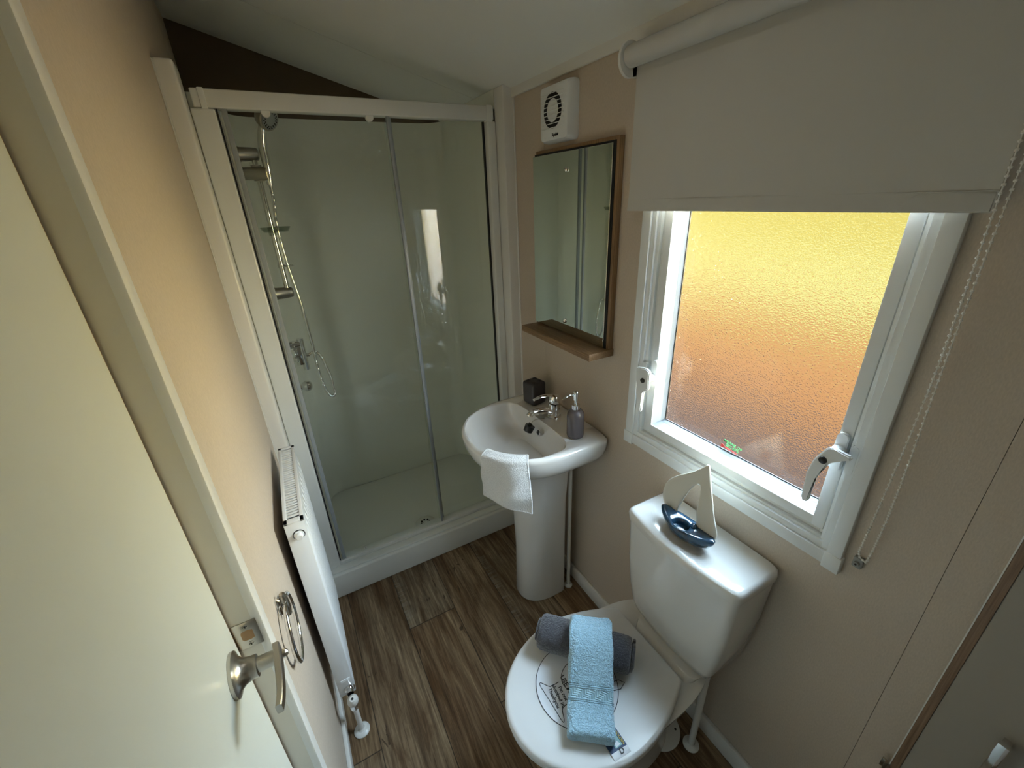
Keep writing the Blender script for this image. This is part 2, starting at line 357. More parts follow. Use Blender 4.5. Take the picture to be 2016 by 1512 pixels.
bm = NB(); box(bm, (XL-0.1, YB, -0.06), (0.1, YB+0.1, 2.4)); struct('wall_back', bm, 'brownboard', 'dark brown wall showing above the shower', 'wall', smooth=False)
bm = NB(); box(bm, (XL-0.1, YN-0.1, -0.06), (0.1, YN, 2.4)); struct('wall_near', bm, 'wallpaper', 'beige wall behind the viewer', 'wall', smooth=False)
bm = NB()
for a, b in ((YN-0.1, 0.2345), (0.2370, YB+0.1)):
    prism(bm, [(0.1, a, cz(0.1)), (XL-0.1, a, cz(XL-0.1)), (XL-0.1, a, cz(XL-0.1)+0.006), (0.1, a, cz(0.1)+0.006)], (0,1,0), b-a)
prism(bm, [(0.1, YN-0.1, cz(0.1)+0.006), (XL-0.1, YN-0.1, cz(XL-0.1)+0.006), (XL-0.1, YN-0.1, cz(XL-0.1)+0.1), (0.1, YN-0.1, cz(0.1)+0.1)], (0,1,0), YB-YN+0.2)
struct('ceiling', bm, 'ceiling', 'white sloping ceiling with one fine board joint', 'ceiling', smooth=False)
# skirting
bm = NB(); box(bm, (-0.012, YN, 0), (0, -0.005, 0.07), 0.003); struct('baseboard_right', bm, 'trimwhite', 'white skirting under the window wall', 'skirting')
bm = NB(); box(bm, (XL, DY1+0.03, 0), (XL+0.012, -0.01, 0.065), 0.003); struct('baseboard_left', bm, 'trimwhite', 'white skirting below the radiator', 'skirting')
# coving on window wall
bm = NB(); box(bm, (-0.010, YN, 1.925), (0.0, -0.005, 1.965), 0.002); struct('trim_1', bm, 'trimwhite', 'narrow white cover strip along the top of the window wall', 'trim')
# boxed white corner trims each side of the shower
bm = NB(); box(bm, (-0.045, -0.010, 0), (-0.0005, 0.06, 1.962), 0.004, 3); box(bm, (-0.005, -0.016, 0), (-0.0005, 0.0, 1.955), 0.001)
struct('trim_2', bm, 'trimwhite', 'tall white trim between the shower and the window wall', 'trim')
bm = NB(); box(bm, (XL+0.0005, -0.030, 0.0), (XL+0.044, 0.07, 1.952), 0.007, 3); box(bm, (XL+0.0005, -0.036, 0.0), (XL+0.003, -0.02, 1.948), 0.0008)
struct('trim_3', bm, 'trimwhite', 'tall white rounded trim between the left wall and the shower', 'trim')

# ------------------------------------------------------------------ shower liner and tray
def liner_plan(r, inset=0):
    xl, xr, yb = -0.918+inset, -0.045-inset, 0.695-inset; pts = [(xl, 0.07)]
    for i in range(9):
        a = PI - (PI/2)*i/8; pts.append((xl+r+r*math.cos(a), yb-r+r*math.sin(a)))
    for i in range(9):
        a = PI/2 - (PI/2)*i/8; pts.append((xr-r+r*math.cos(a), yb-r+r*math.sin(a)))
    pts.append((xr, 0.07)); return pts
bm = NB()
ip = liner_plan(0.10); HT = 1.94
A = [bm.verts.new((x, y, 0.07)) for x, y in ip]; ht = lambda x, y: HT if x > -0.3 else 1.900+0.04*min(1, (y-0.07)/0.42)
B = [bm.verts.new((x, y, ht(x, y))) for x, y in ip]
op = [(XL+0.001, 0.07)] + [(XL+0.001, 0.6995)]*9 + [(-0.0005, 0.6995)]*9 + [(-0.0005, 0.07)]
for i in range(len(ip)-1): bm.faces.new((A[i], A[i+1], B[i+1], B[i]))
for i in range(len(ip)-1):
    q = []
    for x, y, z in ((*ip[i], ht(*ip[i])), (*ip[i+1], ht(*ip[i+1])), (*op[i+1], ht(*ip[i+1])), (*op[i], ht(*ip[i]))):
        if (x, y, z) not in q: q.append((x, y, z))
    vs = [bm.verts.new(p) for p in q]
    if len(vs) > 2: bm.faces.new(vs)
bmesh.ops.remove_doubles(bm, verts=bm.verts, dist=1e-5)
box(bm, (XL+0.0445, 0.0705, 0.07), (-0.917, 0.0725, 1.900))
# right-hand cheek carries on to the ceiling
box(bm, (-0.0455, 0.06, 1.90), (-0.0008, 0.62, 1.96))
lin = obj('shower_liner', bm, 'liner'); tag(lin, 'glossy pale moulded liner panels inside the shower', 'shower liner')

tray = thing('shower_tray', 'low white shower tray with a deep front upstand on the floor', 'shower tray', (-0.5, 0.3, 0))
bm = NB()
box(bm, (XL+0.002, 0.0, 0.001), (-0.001, 0.095, 0.126), 0.006, 3)
box(bm, (-0.96, 0.085, 0.001), (-0.03, 0.692, 0.075), 0.003)
obj('tray_body', bm, 'tray', tray)
bm = NB(); box(bm, (-0.975, 0.012, 0.127), (-0.05, 0.05, 0.136), 0.003); obj('tray_ridge', bm, 'tray', tray)
drain = bm = NB(); lathe(bm, (-0.5, 0.175, 0.0755), (0,0,1), [(0.052,0),(0.052,0.003),(0.040,0.006),(0.030,0.0045),(0.012,0.004),(0.010,0.010),(0,0.011)])
dr = obj('drain_cover', bm, 'chrome', tray, label='round chrome drain cover')
bm = NB()
for i in range(8):
    a = 2*PI*i/8; cyl(bm, (-0.5+0.022*math.cos(a), 0.175+0.022*math.sin(a), 0.080), (-0.5+0.022*math.cos(a), 0.175+0.022*math.sin(a), 0.0825), 0.005, n=8)
obj('drain_holes', bm, 'black', dr)

# ------------------------------------------------------------------ shower door enclosure
enc = thing('shower_enclosure', 'white framed sliding glass shower enclosure on the tray', 'shower door', (-0.5, 0.05, 0.126))
GY = 0.075
bm = NB(); box(bm, (-0.975, 0.052, 1.862), (-0.052, 0.100, 1.908), 0.004, 3); obj('header_rail', bm, 'alu', enc)
for x in (-0.945, -0.070):
    bm = NB(); box(bm, (x-0.012, 0.049, 1.858), (x+0.004 if x < -0.5 else x+0.012, 0.102, 1.910), 0.003); obj('header_end_cap', bm, 'alu', enc)
bm = NB(); box(bm, (-0.927, 0.055, 0.1285), (-0.075, 0.098, 0.150), 0.004, 2); box(bm, (-0.927, 0.052, 0.128), (-0.075, 0.060, 0.142), 0.002); obj('bottom_track', bm, 'alu', enc)
bm = NB(); box(bm, (-0.985, 0.048, 0.128), (-0.926, 0.090, 1.860), 0.005, 3); obj('wall_profile', bm, 'alu', enc)
bm = NB(); box(bm, (-0.080, 0.050, 0.128), (-0.046, 0.095, 1.860), 0.005, 3); obj('wall_profile', bm, 'alu', enc)
def pane(name, x0, x1, y):
    bm = NB(); box(bm, (x0, y-0.0025, 0.150), (x1, y+0.0025, 1.862)); return obj(name, bm, 'glass', enc, smooth=False)
p1 = pane('sliding_glass_door', -0.905, -0.435, 0.068); p2 = pane('fixed_glass_panel', -0.45, -0.084, 0.086)
for (x0, x1, y, par) in ((-0.447, -0.437, 0.064, p1), (-0.437, -0.425, 0.090, p1), (-0.912, -0.898, 0.066, p1)):
    bm = NB(); box(bm, (x0, y-0.006, 0.150), (x1, y+0.006, 1.862), 0.0015); obj('grey_edge_seal', bm, 'greyseal', par)
bm = NB(); box(bm, (-0.925, 0.060, 0.150), (-0.921, 0.072, 1.861)); obj('black_edge_strip', bm, 'black', enc)  # thin black strip beside the wall profile
bm = NB(); box(bm, (-0.0845, 0.078, 0.150), (-0.081, 0.092, 1.861)); obj('black_edge_strip', bm, 'black', enc)
for x in (-0.80, -0.50):
    bm = NB(); cyl(bm, (x, 0.060, 1.857), (x, 0.075, 1.857), 0.012, n=20); obj('door_roller', bm, 'alu', p1)
bm = NB(); cyl(bm, (-0.81, 0.060, 0.166), (-0.81, 0.0655, 0.166), 0.006, n=16); sc = obj('stop_button', bm, 'alu', p1)
bm = NB(); cyl(bm, (-0.81, 0.0595, 0.166), (-0.81, 0.0601, 0.166), 0.0025, n=12); obj('screw_hole', bm, 'black', sc)

# ------------------------------------------------------------------ shower fittings (left liner wall)
RX, RY = -0.858, 0.35; LW = -0.918
rail = thing('shower_riser_rail', 'chrome riser rail on the left shower wall', 'shower rail', (LW, RY, 1.3))
bm = NB(); cyl(bm, (RX, RY, 1.29), (RX, RY, 1.78), 0.0095); obj('rail_tube', bm, 'chrome', rail)
for z in (1.775, 1.29):
    bm = NB(); lathe(bm, (LW+0.001, RY, z), (1,0,0), [(0.0,0),(0.029,0),(0.029,0.004),(0.023,0.02),(0.021,0.062),(0.019,0.074),(0.014,0.078),(0,0.079)]); obj('wall_bracket', bm, 'satin', rail)
bm = NB(); cyl(bm, (RX-0.045, RY, 1.715), (RX+0.034, RY-0.033, 1.712), 0.020, 0.023); cyl(bm, (RX, RY, 1.690), (RX, RY, 1.742), 0.017); obj('slider_clamp', bm, 'satin', rail)
bm = NB()
N = 28; rg = []
for (s, z) in ((0.4, 1.515), (0.8, 1.517), (1.0, 1.533), (0.96, 1.5345), (0.76, 1.521), (0.1, 1.519)):
    rg.append([(RX+0.012+0.052*s*math.cos(2*PI*i/N), RY-0.01+0.042*s*math.sin(2*PI*i/N), z) for i in range(N)])
loft(bm, rg); cyl(bm, (RX, RY, 1.505), (RX, RY, 1.535), 0.015)
obj('soap_dish', bm, 'dishclear', rail, label='clear oval soap dish'); 
bm = NB(); pts = [(RX+0.022+0.020*math.cos(2*PI*i/24), RY-0.01+0.018*math.sin(2*PI*i/24), 1.392) for i in range(24)]; tube(bm, pts, 0.0022, 8, closed=True); cyl(bm, (RX,RY,1.386),(RX,RY,1.398),0.013); obj('hose_guide_ring', bm, 'chrome', rail)

hs = thing('hand_shower', 'chrome hand shower held high in the riser rail slider', 'shower head', (RX+0.03, RY-0.03, 1.71))
hp = spline([(RX+0.030, RY-0.030, 1.675), (RX+0.034, RY-0.034, 1.73), (RX+0.036, RY-0.040, 1.80), (RX+0.048, RY-0.052, 1.85), (RX+0.064, RY-0.068, 1.874)])
bm = NB(); tube(bm, hp, 0.012, 16, rf=lambda t: 0.0100+0.0045*math.sin(PI*min(1, t*1.1))); obj('handle', bm, 'chrome', hs)
hd = Vector((0.58, -0.62, -0.42)).normalized(); hc = Vector((RX+0.064, RY-0.070, 1.878))
bm = NB(); lathe(bm, hc - hd*0.026, hd, [(0,0),(0.018,0.001),(0.030,0.010),(0.037,0.028),(0.038,0.040),(0.035,0.044),(0.031,0.043)]); hh = obj('spray_head', bm, 'satin', hs)
bm = NB(); lathe(bm, hc - hd*0.026, hd, [(0,0.0425),(0.031,0.0425),(0.031,0.045),(0.018,0.0465),(0,0.047)]); fp = obj('spray_face', bm, 'greyseal', hh)
bm = NB(); u, v, d = basis(hd)
for rr, k in ((0.026, 18), (0.021, 14)):
    for i in range(k):
        c = hc - hd*0.026 + (u*math.cos(2*PI*i/k)+v*math.sin(2*PI*i/k))*rr + hd*0.045; cyl(bm, c, c+hd*0.0022, 0.0022, n=8)
noz = obj('spray_nozzles', bm, 'black', hh); noz['kind'] = 'stuff'
hpts = spline([(RX+0.030, RY-0.030, 1.675), (RX+0.028, RY-0.025, 1.62), (RX+0.018, RY-0.018, 1.53), (RX+0.022, RY-0.016, 1.392), (RX+0.034, RY-0.02, 1.25), (RX+0.040, RY-0.02, 1.08),
    (RX+0.040, RY-0.02, 0.95), (RX+0.052, RY-0.02, 0.85), (RX+0.070, RY-0.015, 0.818), (RX+0.084, RY-0.01, 0.835), (RX+0.080, RY-0.0, 0.92), (RX+0.064, RY, 1.0), (RX+0.045, RY, 1.030), (RX+0.014, RY, 1.022)], 40)
bm = NB(); tube(bm, hpts, 0.006, 12, rf=lambda t: 0.0058+0.0006*math.sin(t*1500)); obj('hose', bm, 'chrome', hs)

vl = thing('shower_valve', 'chrome shower mixer bar with two small knobs on the left shower wall', 'shower valve', (LW, RY, 1.03))
bm = NB(); cyl(bm, (RX-0.002, RY, 0.960), (RX-0.002, RY, 1.098), 0.0125, n=28); box(bm, (RX-0.035, RY-0.012, 0.985), (RX-0.004, RY+0.012, 1.09), 0.004); obj('mixer_body', bm, 'chrome', vl)
bm = NB(); cyl(bm, (LW+0.001, RY, 1.075), (RX-0.006, RY, 1.075), 0.016, n=24); obj('wall_mount', bm, 'chrome', vl)
for z in (1.052, 1.018):
    bm = NB(); lathe(bm, (RX-0.030, RY-0.008, z), (-0.2,-1,0), [(0,0),(0.006,0.0),(0.006,0.010),(0.011,0.014),(0.0125,0.022),(0.009,0.028),(0,0.030)]); obj('control_knob', bm, 'chrome', vl)
bm = NB(); cyl(bm, (RX+0.005, RY, 1.022), (RX+0.020, RY, 1.022), 0.008, n=18); obj('hose_outlet', bm, 'chrome', vl)
bm = NB(); lathe(bm, (LW+0.001, RY, 0.885), (1,0,0), [(0,0),(0.014,0),(0.012,0.012),(0.012,0.02),(0.019,0.026),(0.024,0.038),(0.021,0.052),(0.012,0.060),(0,0.062)])
obj('outlet_knob', bm, 'chrome', vl, label='round chrome ball knob')

# ------------------------------------------------------------------ window
win = thing('window_1', 'white framed frosted window with lever handles', 'window', (0.0, -1.005, 0.9), kind='structure')
def ring_frame(bm, y0, y1, z0, z1, w, x0, x1, bev=0.002, wb=None):
    wb = w if wb is None else wb
    box(bm, (x0, y0, z0), (x1, y0+w, z1), bev); box(bm, (x0, y1-w, z0), (x1, y1, z1), bev)
    box(bm, (x0, y0+w-0.001, z0), (x1, y1-w+0.001, z0+wb), bev); box(bm, (x0, y0+w-0.001, z1-w), (x1, y1-w+0.001, z1), bev)
WT = 1.80
for nm, a, b in (('casing', (-0.015,-1.314,0.905), (0,-1.288,WT)), ('casing', (-0.015,-0.724,0.905), (0,-0.695,WT)), ('casing', (-0.015,-1.288,0.874), (0,-0.722,0.904)), ('casing', (-0.015,-1.314,WT), (0,-0.695,WT+0.03))):
    bm = NB(); box(bm, a, b, 0.0015); obj(nm, bm, 'upvc', win)
for y0, y1 in ((-1.317, -1.285), (-0.727, -0.691)):
    bm = NB(); box(bm, (-0.017, y0, 0.868), (0, y1, 0.908), 0.002); obj('corner_cap', bm, 'upvc', win)
bm = NB(); ring_frame(bm, -1.290, -0.722, 0.903, WT, 0.016, -0.009, 0.085, 0.0015); ring_frame(bm, -1.278, -0.736, 0.914, WT-0.01, 0.012, -0.002, 0.080, 0.002); obj('outer_frame', bm, 'upvc', win)
bm = NB(); ring_frame(bm, -1.270, -0.743, 0.921, WT-0.02, 0.014, 0.008, 0.075, 0.003); obj('frame_rebate', bm, 'upvc', win)
bm = NB(); ring_frame(bm, -1.258, -0.755, 0.933, WT-0.03, 0.008, 0.013, 0.07, 0); obj('gasket', bm, 'black', win)
# sash: face, sloping glazing bead
SY0, SY1, SZ0, SZ1 = -1.2635, -0.757, 0.936, WT-0.034
sash = NB(); ring_frame(sash, SY0, SY1, SZ0, SZ1, 0.023, 0.003, 0.065, 0.002)
sh = obj('sash', sash, 'upvc', win)
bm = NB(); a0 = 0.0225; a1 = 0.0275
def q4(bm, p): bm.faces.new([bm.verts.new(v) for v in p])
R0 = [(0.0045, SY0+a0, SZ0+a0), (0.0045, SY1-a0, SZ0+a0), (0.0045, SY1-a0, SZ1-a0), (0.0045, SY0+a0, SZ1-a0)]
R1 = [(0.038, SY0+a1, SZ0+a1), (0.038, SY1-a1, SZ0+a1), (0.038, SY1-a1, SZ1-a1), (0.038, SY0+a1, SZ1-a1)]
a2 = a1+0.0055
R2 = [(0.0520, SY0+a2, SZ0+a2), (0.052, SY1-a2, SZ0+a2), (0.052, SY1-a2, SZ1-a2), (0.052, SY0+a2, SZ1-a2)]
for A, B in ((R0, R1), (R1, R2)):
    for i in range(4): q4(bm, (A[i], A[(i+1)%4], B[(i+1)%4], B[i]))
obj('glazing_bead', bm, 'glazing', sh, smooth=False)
bm = NB(); ring_frame(bm, SY0+a2-0.003, SY1-a2+0.003, SZ0+a2-0.003, SZ1-a2+0.003, 0.0045, 0.0505, 0.054, 0); obj('black_glass_seal', bm, 'black', sh)
bm = NB(); box(bm, (0.053, SY0+0.024, SZ0+0.024), (0.058, SY1-0.024, SZ1-0.024)); gp = obj('frosted_glass', bm, 'frosted', sh, smooth=False)
# printed notice on the glass
R_ = (0, -1, -0.10); U_ = (0, -0.10, 1)
text_obj('printed_notice', 'MEANS OF', 0.0108, 'green', gp, (0.0522, -0.984, 0.992), R_, U_, label='green words MEANS OF', bold=0.0001)
text_obj('printed_notice', 'ESCAPE', 0.0108, 'green', gp, (0.0522, -0.992, 0.9815), R_, U_, label='green word ESCAPE', bold=0.0001)
text_obj('printed_notice', 'PRESS HERE', 0.0066, 'red', gp, (0.0522, -0.990, 0.9745), R_, U_, label='small red print')
bm = NB(); cyl(bm, (0.0516, -0.983, 0.9775), (0.0526, -0.983, 0.9775), 0.0050, n=20); obj('red_dot', bm, 'red', gp)
# lever handles
def window_handle(ys, yf, z, kind):
    """ys = y of sash plate, yf = y of frame keep"""
    h = NB()
    def pill(bm, y, z0, z1, r, x0, x1):
        pts = []
        for i in range(9): a = PI*i/8; pts.append((x0, y+r*math.cos(a), z1-r+r*math.sin(a)))
        for i in range(9): a = PI+PI*i/8; pts.append((x0, y+r*math.cos(a), z0+r+r*math.sin(a)))
        prism(bm, pts, (-1,0,0), x0-x1, bev=0.0015)
    pill(h, ys, z-0.052, z+0.032, 0.0105, 0.004, -0.006); hb = obj('handle_plate', h, 'upvc', sh)
    h = NB(); pill(h, yf, z-0.045, z+0.018, 0.008, 0.002, -0.010); obj('handle_keep', h, 'upvc', hb)
    h = NB(); d = 1 if yf > ys else -1
    if kind == 'far':
        pts = [(ys-0.010, z+0.005), (ys-0.004, z+0.010), (ys+0.008, z+0.012), (yf+0.006, z+0.006), (yf+0.009, z+0.002), (yf+0.004, z-0.030), (yf+0.002, z-0.045), (yf-0.003, z-0.06), (yf-0.010, z-0.125), (yf-0.018, z-0.130), (yf-0.024, z-0.125), (yf-0.020, z-0.065), (ys-0.006, z-0.052), (ys-0.012, z-0.045)]
    else:
        pts = [(yf-0.006, z+0.006), (yf-0.007, z-0.002), (ys-0.002, z-0.020), (ys+0.000, z-0.030), (ys+0.014, z-0.058), (ys+0.017, z-0.07), (ys+0.014, z-0.125), (ys+0.021, z-0.132), (ys+0.028, z-0.127), (ys+0.031, z-0.062), (ys+0.026, z-0.030), (ys+0.010, z+0.004), (ys+0.004, z+0.009), (ys-0.004, z+0.008)]
    prism(h, [(-0.024, a, b) for a, b in pts], (-1,0,0), 0.011, bev=0.003)
    if kind == 'far': cyl(h, (-0.003, ys+0.004, z-0.02), (-0.026, ys+0.004, z-0.02), 0.013, 0.011)
    else: cyl(h, (-0.003, ys, z-0.006), (-0.026, ys, z-0.006), 0.013, 0.011)
    lv = obj('handle_lever', h, 'upvc', hb)
    yy, zz = ((yf+ys)/2-0.006, z-0.026) if kind == 'far' else (ys+0.009, z-0.022)
    h = NB(); lathe(h, (-0.034, yy, zz), (-1,0,0), [(0.0075,0),(0.0070,0.004),(0.004,0.006),(0,0.0065)], n=20); obj('lock_button', h, 'black', lv)
window_handle(-0.778, -0.745, 1.135, 'far')
window_handle(-1.2515, -1.277, 1.135, 'near')

# ------------------------------------------------------------------ outside: neighbouring building, added bright section for bounce light, paving
for nm, lab, y0, y1, top, base, zb, zt in (('neighbouring_building', 'dark yellow building with orange brick base seen blurred through the frosted window', -1.0, 6, 'cream_clad', 'brick', 0.45, 2.9),
                                   ('added_bounce_building', 'added bright yellow building section that bounces warm light indoors, seen only as a reflection in the shower glass', -8, -1.05, 'bounce_clad', 'bounce_base', 0.35, 2.35)):
    nb = thing(nm, lab, 'building', (3.2, (y0+y1)/2, -0.6))
    bm = NB(); box(bm, (3.1, y0, zb), (3.4, y1, zt)); obj('yellow_wall', bm, top, nb, smooth=False)
    if top == 'cream_clad':
        bm = NB(); box(bm, (3.095, y0, 0.62), (3.1, y1, 1.08)); obj('pale_band', bm, 'pale_band', nb, smooth=False)
    bm = NB(); box(bm, (3.12, y0, -0.6), (3.4, y1, zb)); obj('brick_base', bm, base, nb, smooth=False)
bm = NB(); box(bm, (0.3, -8, -0.65), (12, 6, -0.6)); o = obj('paving', bm, 'paving', smooth=False); tag(o, 'brownish paving seen blurred through the lowest part of the frosted window', 'paving', kind='structure')

# ------------------------------------------------------------------ roller blind
bl = thing('roller_blind', 'grey-white roller blind covering the top of the window', 'blind', (-0.03, -1.0, 1.88))
BX = -0.055
bm = NB(); cyl(bm, (BX, -1.345, 1.884), (BX, -0.660, 1.884), 0.0225, n=32); obj('roller_tube', bm, 'blind', bl)
bm = NB()
ny, nz_ = 40, 24
def fab(y, z):
    t = (1.88-z)/0.33; ex = 0.004*max(0, t-0.86)*math.sin((y+1)*14)/0.14
    return -0.036 + 0.001*t + ex
g0 = []; g1 = []
ZF0, ZF1 = 1.870, 1.556
for j in range(nz_+1):
    z = ZF0 + (ZF1-ZF0)*j/nz_; ra = []; rb = []
    for i in range(ny+1):
        y = -1.340 + 0.678*i/ny
        x = fab(y, z); ra.append(bm.verts.new((x, y, z))); rb.append(bm.verts.new((x+0.0012, y, z)))
    g0.append(ra); g1.append(rb)
for j in range(nz_):
    for i in range(ny):
        bm.faces.new((g0[j][i], g0[j][i+1], g0[j+1][i+1], g0[j+1][i])); bm.faces.new((g1[j][i+1], g1[j][i], g1[j+1][i], g1[j+1][i+1]))
for j in range(nz_): bm.faces.new((g0[j][0], g0[j+1][0], g1[j+1][0], g1[j][0])); bm.faces.new((g0[j][ny], g1[j][ny], g1[j+1][ny], g0[j+1][ny]))
for i in range(ny): bm.faces.new((g0[nz_][i], g0[nz_][i+1], g1[nz_][i+1], g1[nz_][i]))
fo = obj('fabric', bm, 'blind', bl)
bm = NB(); box(bm, (-0.0362, -1.3405, 1.5825), (-0.0345, -0.6615, 1.5840), 0.0004); box(bm, (-0.0345, -1.338, 1.5575), (-0.0290, -0.664, 1.583), 0.0015); obj('hem_bar', bm, 'blind', fo)
for y0, y1 in ((-0.658, -0.648), (-1.357, -1.347)):
    bm = NB(); rg = []
    for (s, y) in ((1.0, y0), (1.0, y1-0.002), (0.9, y1)):
        rg.append([(BX+0.003+0.033*s*math.cos(2*PI*i/28), y, 1.880+0.036*s*math.sin(2*PI*i/28)) for i in range(28)])
    loft(bm, rg); box(bm, (-0.045, y0, 1.846), (0, y1, 1.914), 0.001); obj('end_bracket', bm, 'trimwhite', bl)
bm = NB()
path = spline([(BX-0.018, -1.349, 1.87), (BX-0.010, -1.3495, 1.60), (-0.030, -1.347, 1.30), (-0.016, -1.338, 1.0), (-0.010, -1.335, 0.945), (-0.010, -1.343, 0.932), (-0.012, -1.352, 0.948), (-0.022, -1.357, 1.1), (-0.040, -1.354, 1.4), (-0.035, -1.3505, 1.70), (-0.030, -1.3495, 1.87)], 60)
acc = 0; last = path[0]; 
for pnt in path[1:]:
    acc += (pnt-last).length; last = pnt
    if acc > 0.0061:
        acc = 0; bmesh.ops.create_icosphere(bm, subdivisions=1, radius=0.0026, matrix=Matrix.Translation(pnt))
tube(bm, path[::6], 0.0008, 5)
obj('bead_chain', bm, 'beads', bl)
bm = NB(); box(bm, (-0.010, -1.346, 0.906), (0, -1.330, 0.930), 0.002); cyl(bm, (-0.016, -1.338, 0.918), (0, -1.338, 0.918), 0.005); ch = obj('chain_holder', bm, 'clear', bl)
bm = NB(); cyl(bm, (-0.0168, -1.338, 0.918), (-0.0158, -1.338, 0.918), 0.002, n=10); obj('screw', bm, 'darkgap', ch)

# ------------------------------------------------------------------ extractor fan
fan = thing('extractor_fan', 'square white extractor fan with louvres high on the wall', 'extractor fan', (0, -0.318, 1.75))
FY, FZ = -0.318, 1.829
bm = NB(); rg = []
def rsq(hw, x, r=0.012, n=6):
    out = []
    for cx, cy, a0 in ((1,1,0),(-1,1,PI/2),(-1,-1,PI),(1,-1,1.5*PI)):
        for i in range(n+1): a = a0+PI/2*i/n; out.append((x, FY+cx*(hw-r)+r*math.cos(a), FZ+cy*(hw-r)+r*math.sin(a)))
    return out
loft(bm, [rsq(0.077,-0.0005), rsq(0.0775,-0.012), rsq(0.075,-0.028), rsq(0.071,-0.038), rsq(0.066,-0.041)]); obj('fan_housing', bm, 'upvc', fan)
bm = NB(); lathe(bm, (-0.0410, FY, FZ+0.006), (-1,0,0), [(0.031,0.0),(0.031,0.0012),(0.047,0.0012),(0.047,0.0)], 36); gr = obj('air_opening', bm, 'black', fan)
bm = NB()
for i in range(9):
    z = FZ+0.050-i*0.0112; hw = 0.058
    box(bm, (-0.0422, FY-hw, z-0.0008), (-0.0445, FY+hw, z+0.0012), 0.0005)
obj('louvre_slats', bm, 'upvc', fan)
text_obj('fan_lettering', 'Xpelair', 0.012, 'ink', fan, (-0.0413, FY+0.004, FZ-0.062), (0,-1,0), (0,0,1), label='small black lettering', bold=0.0003)

# ------------------------------------------------------------------ mirror with shelf
mir = thing('wall_mirror', 'rectangular mirror on wood backboard with a small wooden shelf', 'mirror', (0, -0.385, 1.13))
bm = NB(); box(bm, (-0.020, -0.598, 1.130), (-0.001, -0.186, 1.738), 0.0015); obj('backboard', bm, 'oak_z', mir)
bm = NB(); box(bm, (-0.028, -0.582, 1.152), (-0.0225, -0.178, 1.722), 0.0012); mg = obj('mirror_glass', bm, 'mirror', mir, smooth=False)
bm = NB(); box(bm, (-0.0225, -0.588, 1.146), (-0.0200, -0.182, 1.728)); obj('gap_shade_sheet', bm, 'black', mir)  # black sheet stands in for the shaded gap behind the glass
bm = NB(); box(bm, (-0.098, -0.603, 1.127), (-0.001, -0.190, 1.150), 0.0015); obj('shelf', bm, 'oak_y', mir)
for z in (1.672, 1.196):
    bm = NB(); lathe(bm, (-0.028, -0.375, z), (-1,0,0), [(0.008,0),(0.0075,0.004),(0.004,0.007),(0,0.0078)], 20); obj('fixing_dome', bm, 'chrome', mir)

# ------------------------------------------------------------------ wash basin
BYC = -0.383
bas = thing('wash_basin', 'white ceramic pedestal basin below the mirror', 'basin', (-0.2, BYC, 0))
N = 96
outer = lambda s, z, dx=0: sup(N, -0.17+dx, (0.268)*s, 0.166+dx if s == 1 else 0.166*s+dx, BYC, 0.240*s, 2.15, 14, z)
inner = lambda s, z: sup(N, -0.235+0.038*(1-s), 0.188*s, 0.095*s, BYC-0.010*(1-s), 0.209*s, 2.15, 4.5, z)
bm = NB()
rings = []
def mixr(A, B, t, z): return lerp_rings(A, B, t, z)
low = sup(N, -0.17, 0.10, 0.14, BYC, 0.095, 2.2, 5, 0)
O = outer(1, 0)
rings.append([(x, y, 0.690) for x, y, _ in low])
for t, z in ((0.35, 0.700), (0.62, 0.718), (0.82, 0.742), (0.93, 0.768), (0.98, 0.795), (1.0, 0.815), (1.0, 0.826)): rings.append(mixr(low, O, t, z))
rings.append(sup(N, -0.17, 0.262, 0.164, BYC, 0.235, 2.15, 9, 0.832))
I = inner(1, 0)
rings.append(mixr(sup(N, -0.17, 0.255, 0.160, BYC, 0.229, 2.15, 9, 0), I, 0.35, 0.8335))
rings.append(inner(1.02, 0.8330)); rings.append(inner(1.0, 0.8295)); rings.append(inner(0.985, 0.822))
for s, z in ((0.96, 0.804), (0.925, 0.784), (0.86, 0.757), (0.72, 0.735), (0.48, 0.722), (0.25, 0.716), (0.13, 0.714)): rings.append(inner(s, z))
loft(bm, rings); bowl = obj('bowl', bm, 'ceramic', bas, angle=60)
bm = NB(); lathe(bm, (-0.200, BYC-0.012, 0.7145), (0,0,1), [(0.034,0),(0.036,0.003),(0.031,0.005),(0.024,0.002),(0.020,-0.003),(0.0,-0.004)]); ws = obj('waste_outlet', bm, 'chrome', bas)
bm = NB(); cyl(bm, (-0.200, BYC-0.012, 0.713), (-0.200, BYC-0.012, 0.7148), 0.015, n=20); obj('waste_opening', bm, 'black', ws)
bm = NB(); od = Vector((-1, 0, 0.25)).normalized(); lathe(bm, Vector((-0.157, BYC-0.018, 0.793)), od, [(0.0,0.002),(0.0065,0.002),(0.0085,0.005),(0.011,0.005),(0.012,0.002),(0.012,-0.004)], 24, 0); ov = obj('overflow_ring', bm, 'chrome', bas)
bm = NB(); cyl(bm, Vector((-0.157, BYC-0.018, 0.793))+od*0.002, Vector((-0.157, BYC-0.018, 0.793))+od*0.0045, 0.0075, n=20); obj('overflow_opening', bm, 'black', ov)
bm = NB(); cyl(bm, (-0.185, BYC+0.020, 0.790), (-0.174, BYC+0.018, 0.812), 0.017, 0.019, n=24); cyl(bm, (-0.180, BYC+0.022, 0.806), (-0.172, BYC+0.018, 0.820), 0.008, n=16); obj('basin_plug', bm, 'black', bas)
bm = NB(); tube(bm, spline([(-0.172, BYC+0.018, 0.818), (-0.160, BYC+0.014, 0.832), (-0.14, BYC+0.008, 0.8345), (-0.12, BYC+0.003, 0.8345)], 8), 0.0012, 6); obj('plug_chain', bm, 'satin', bas)
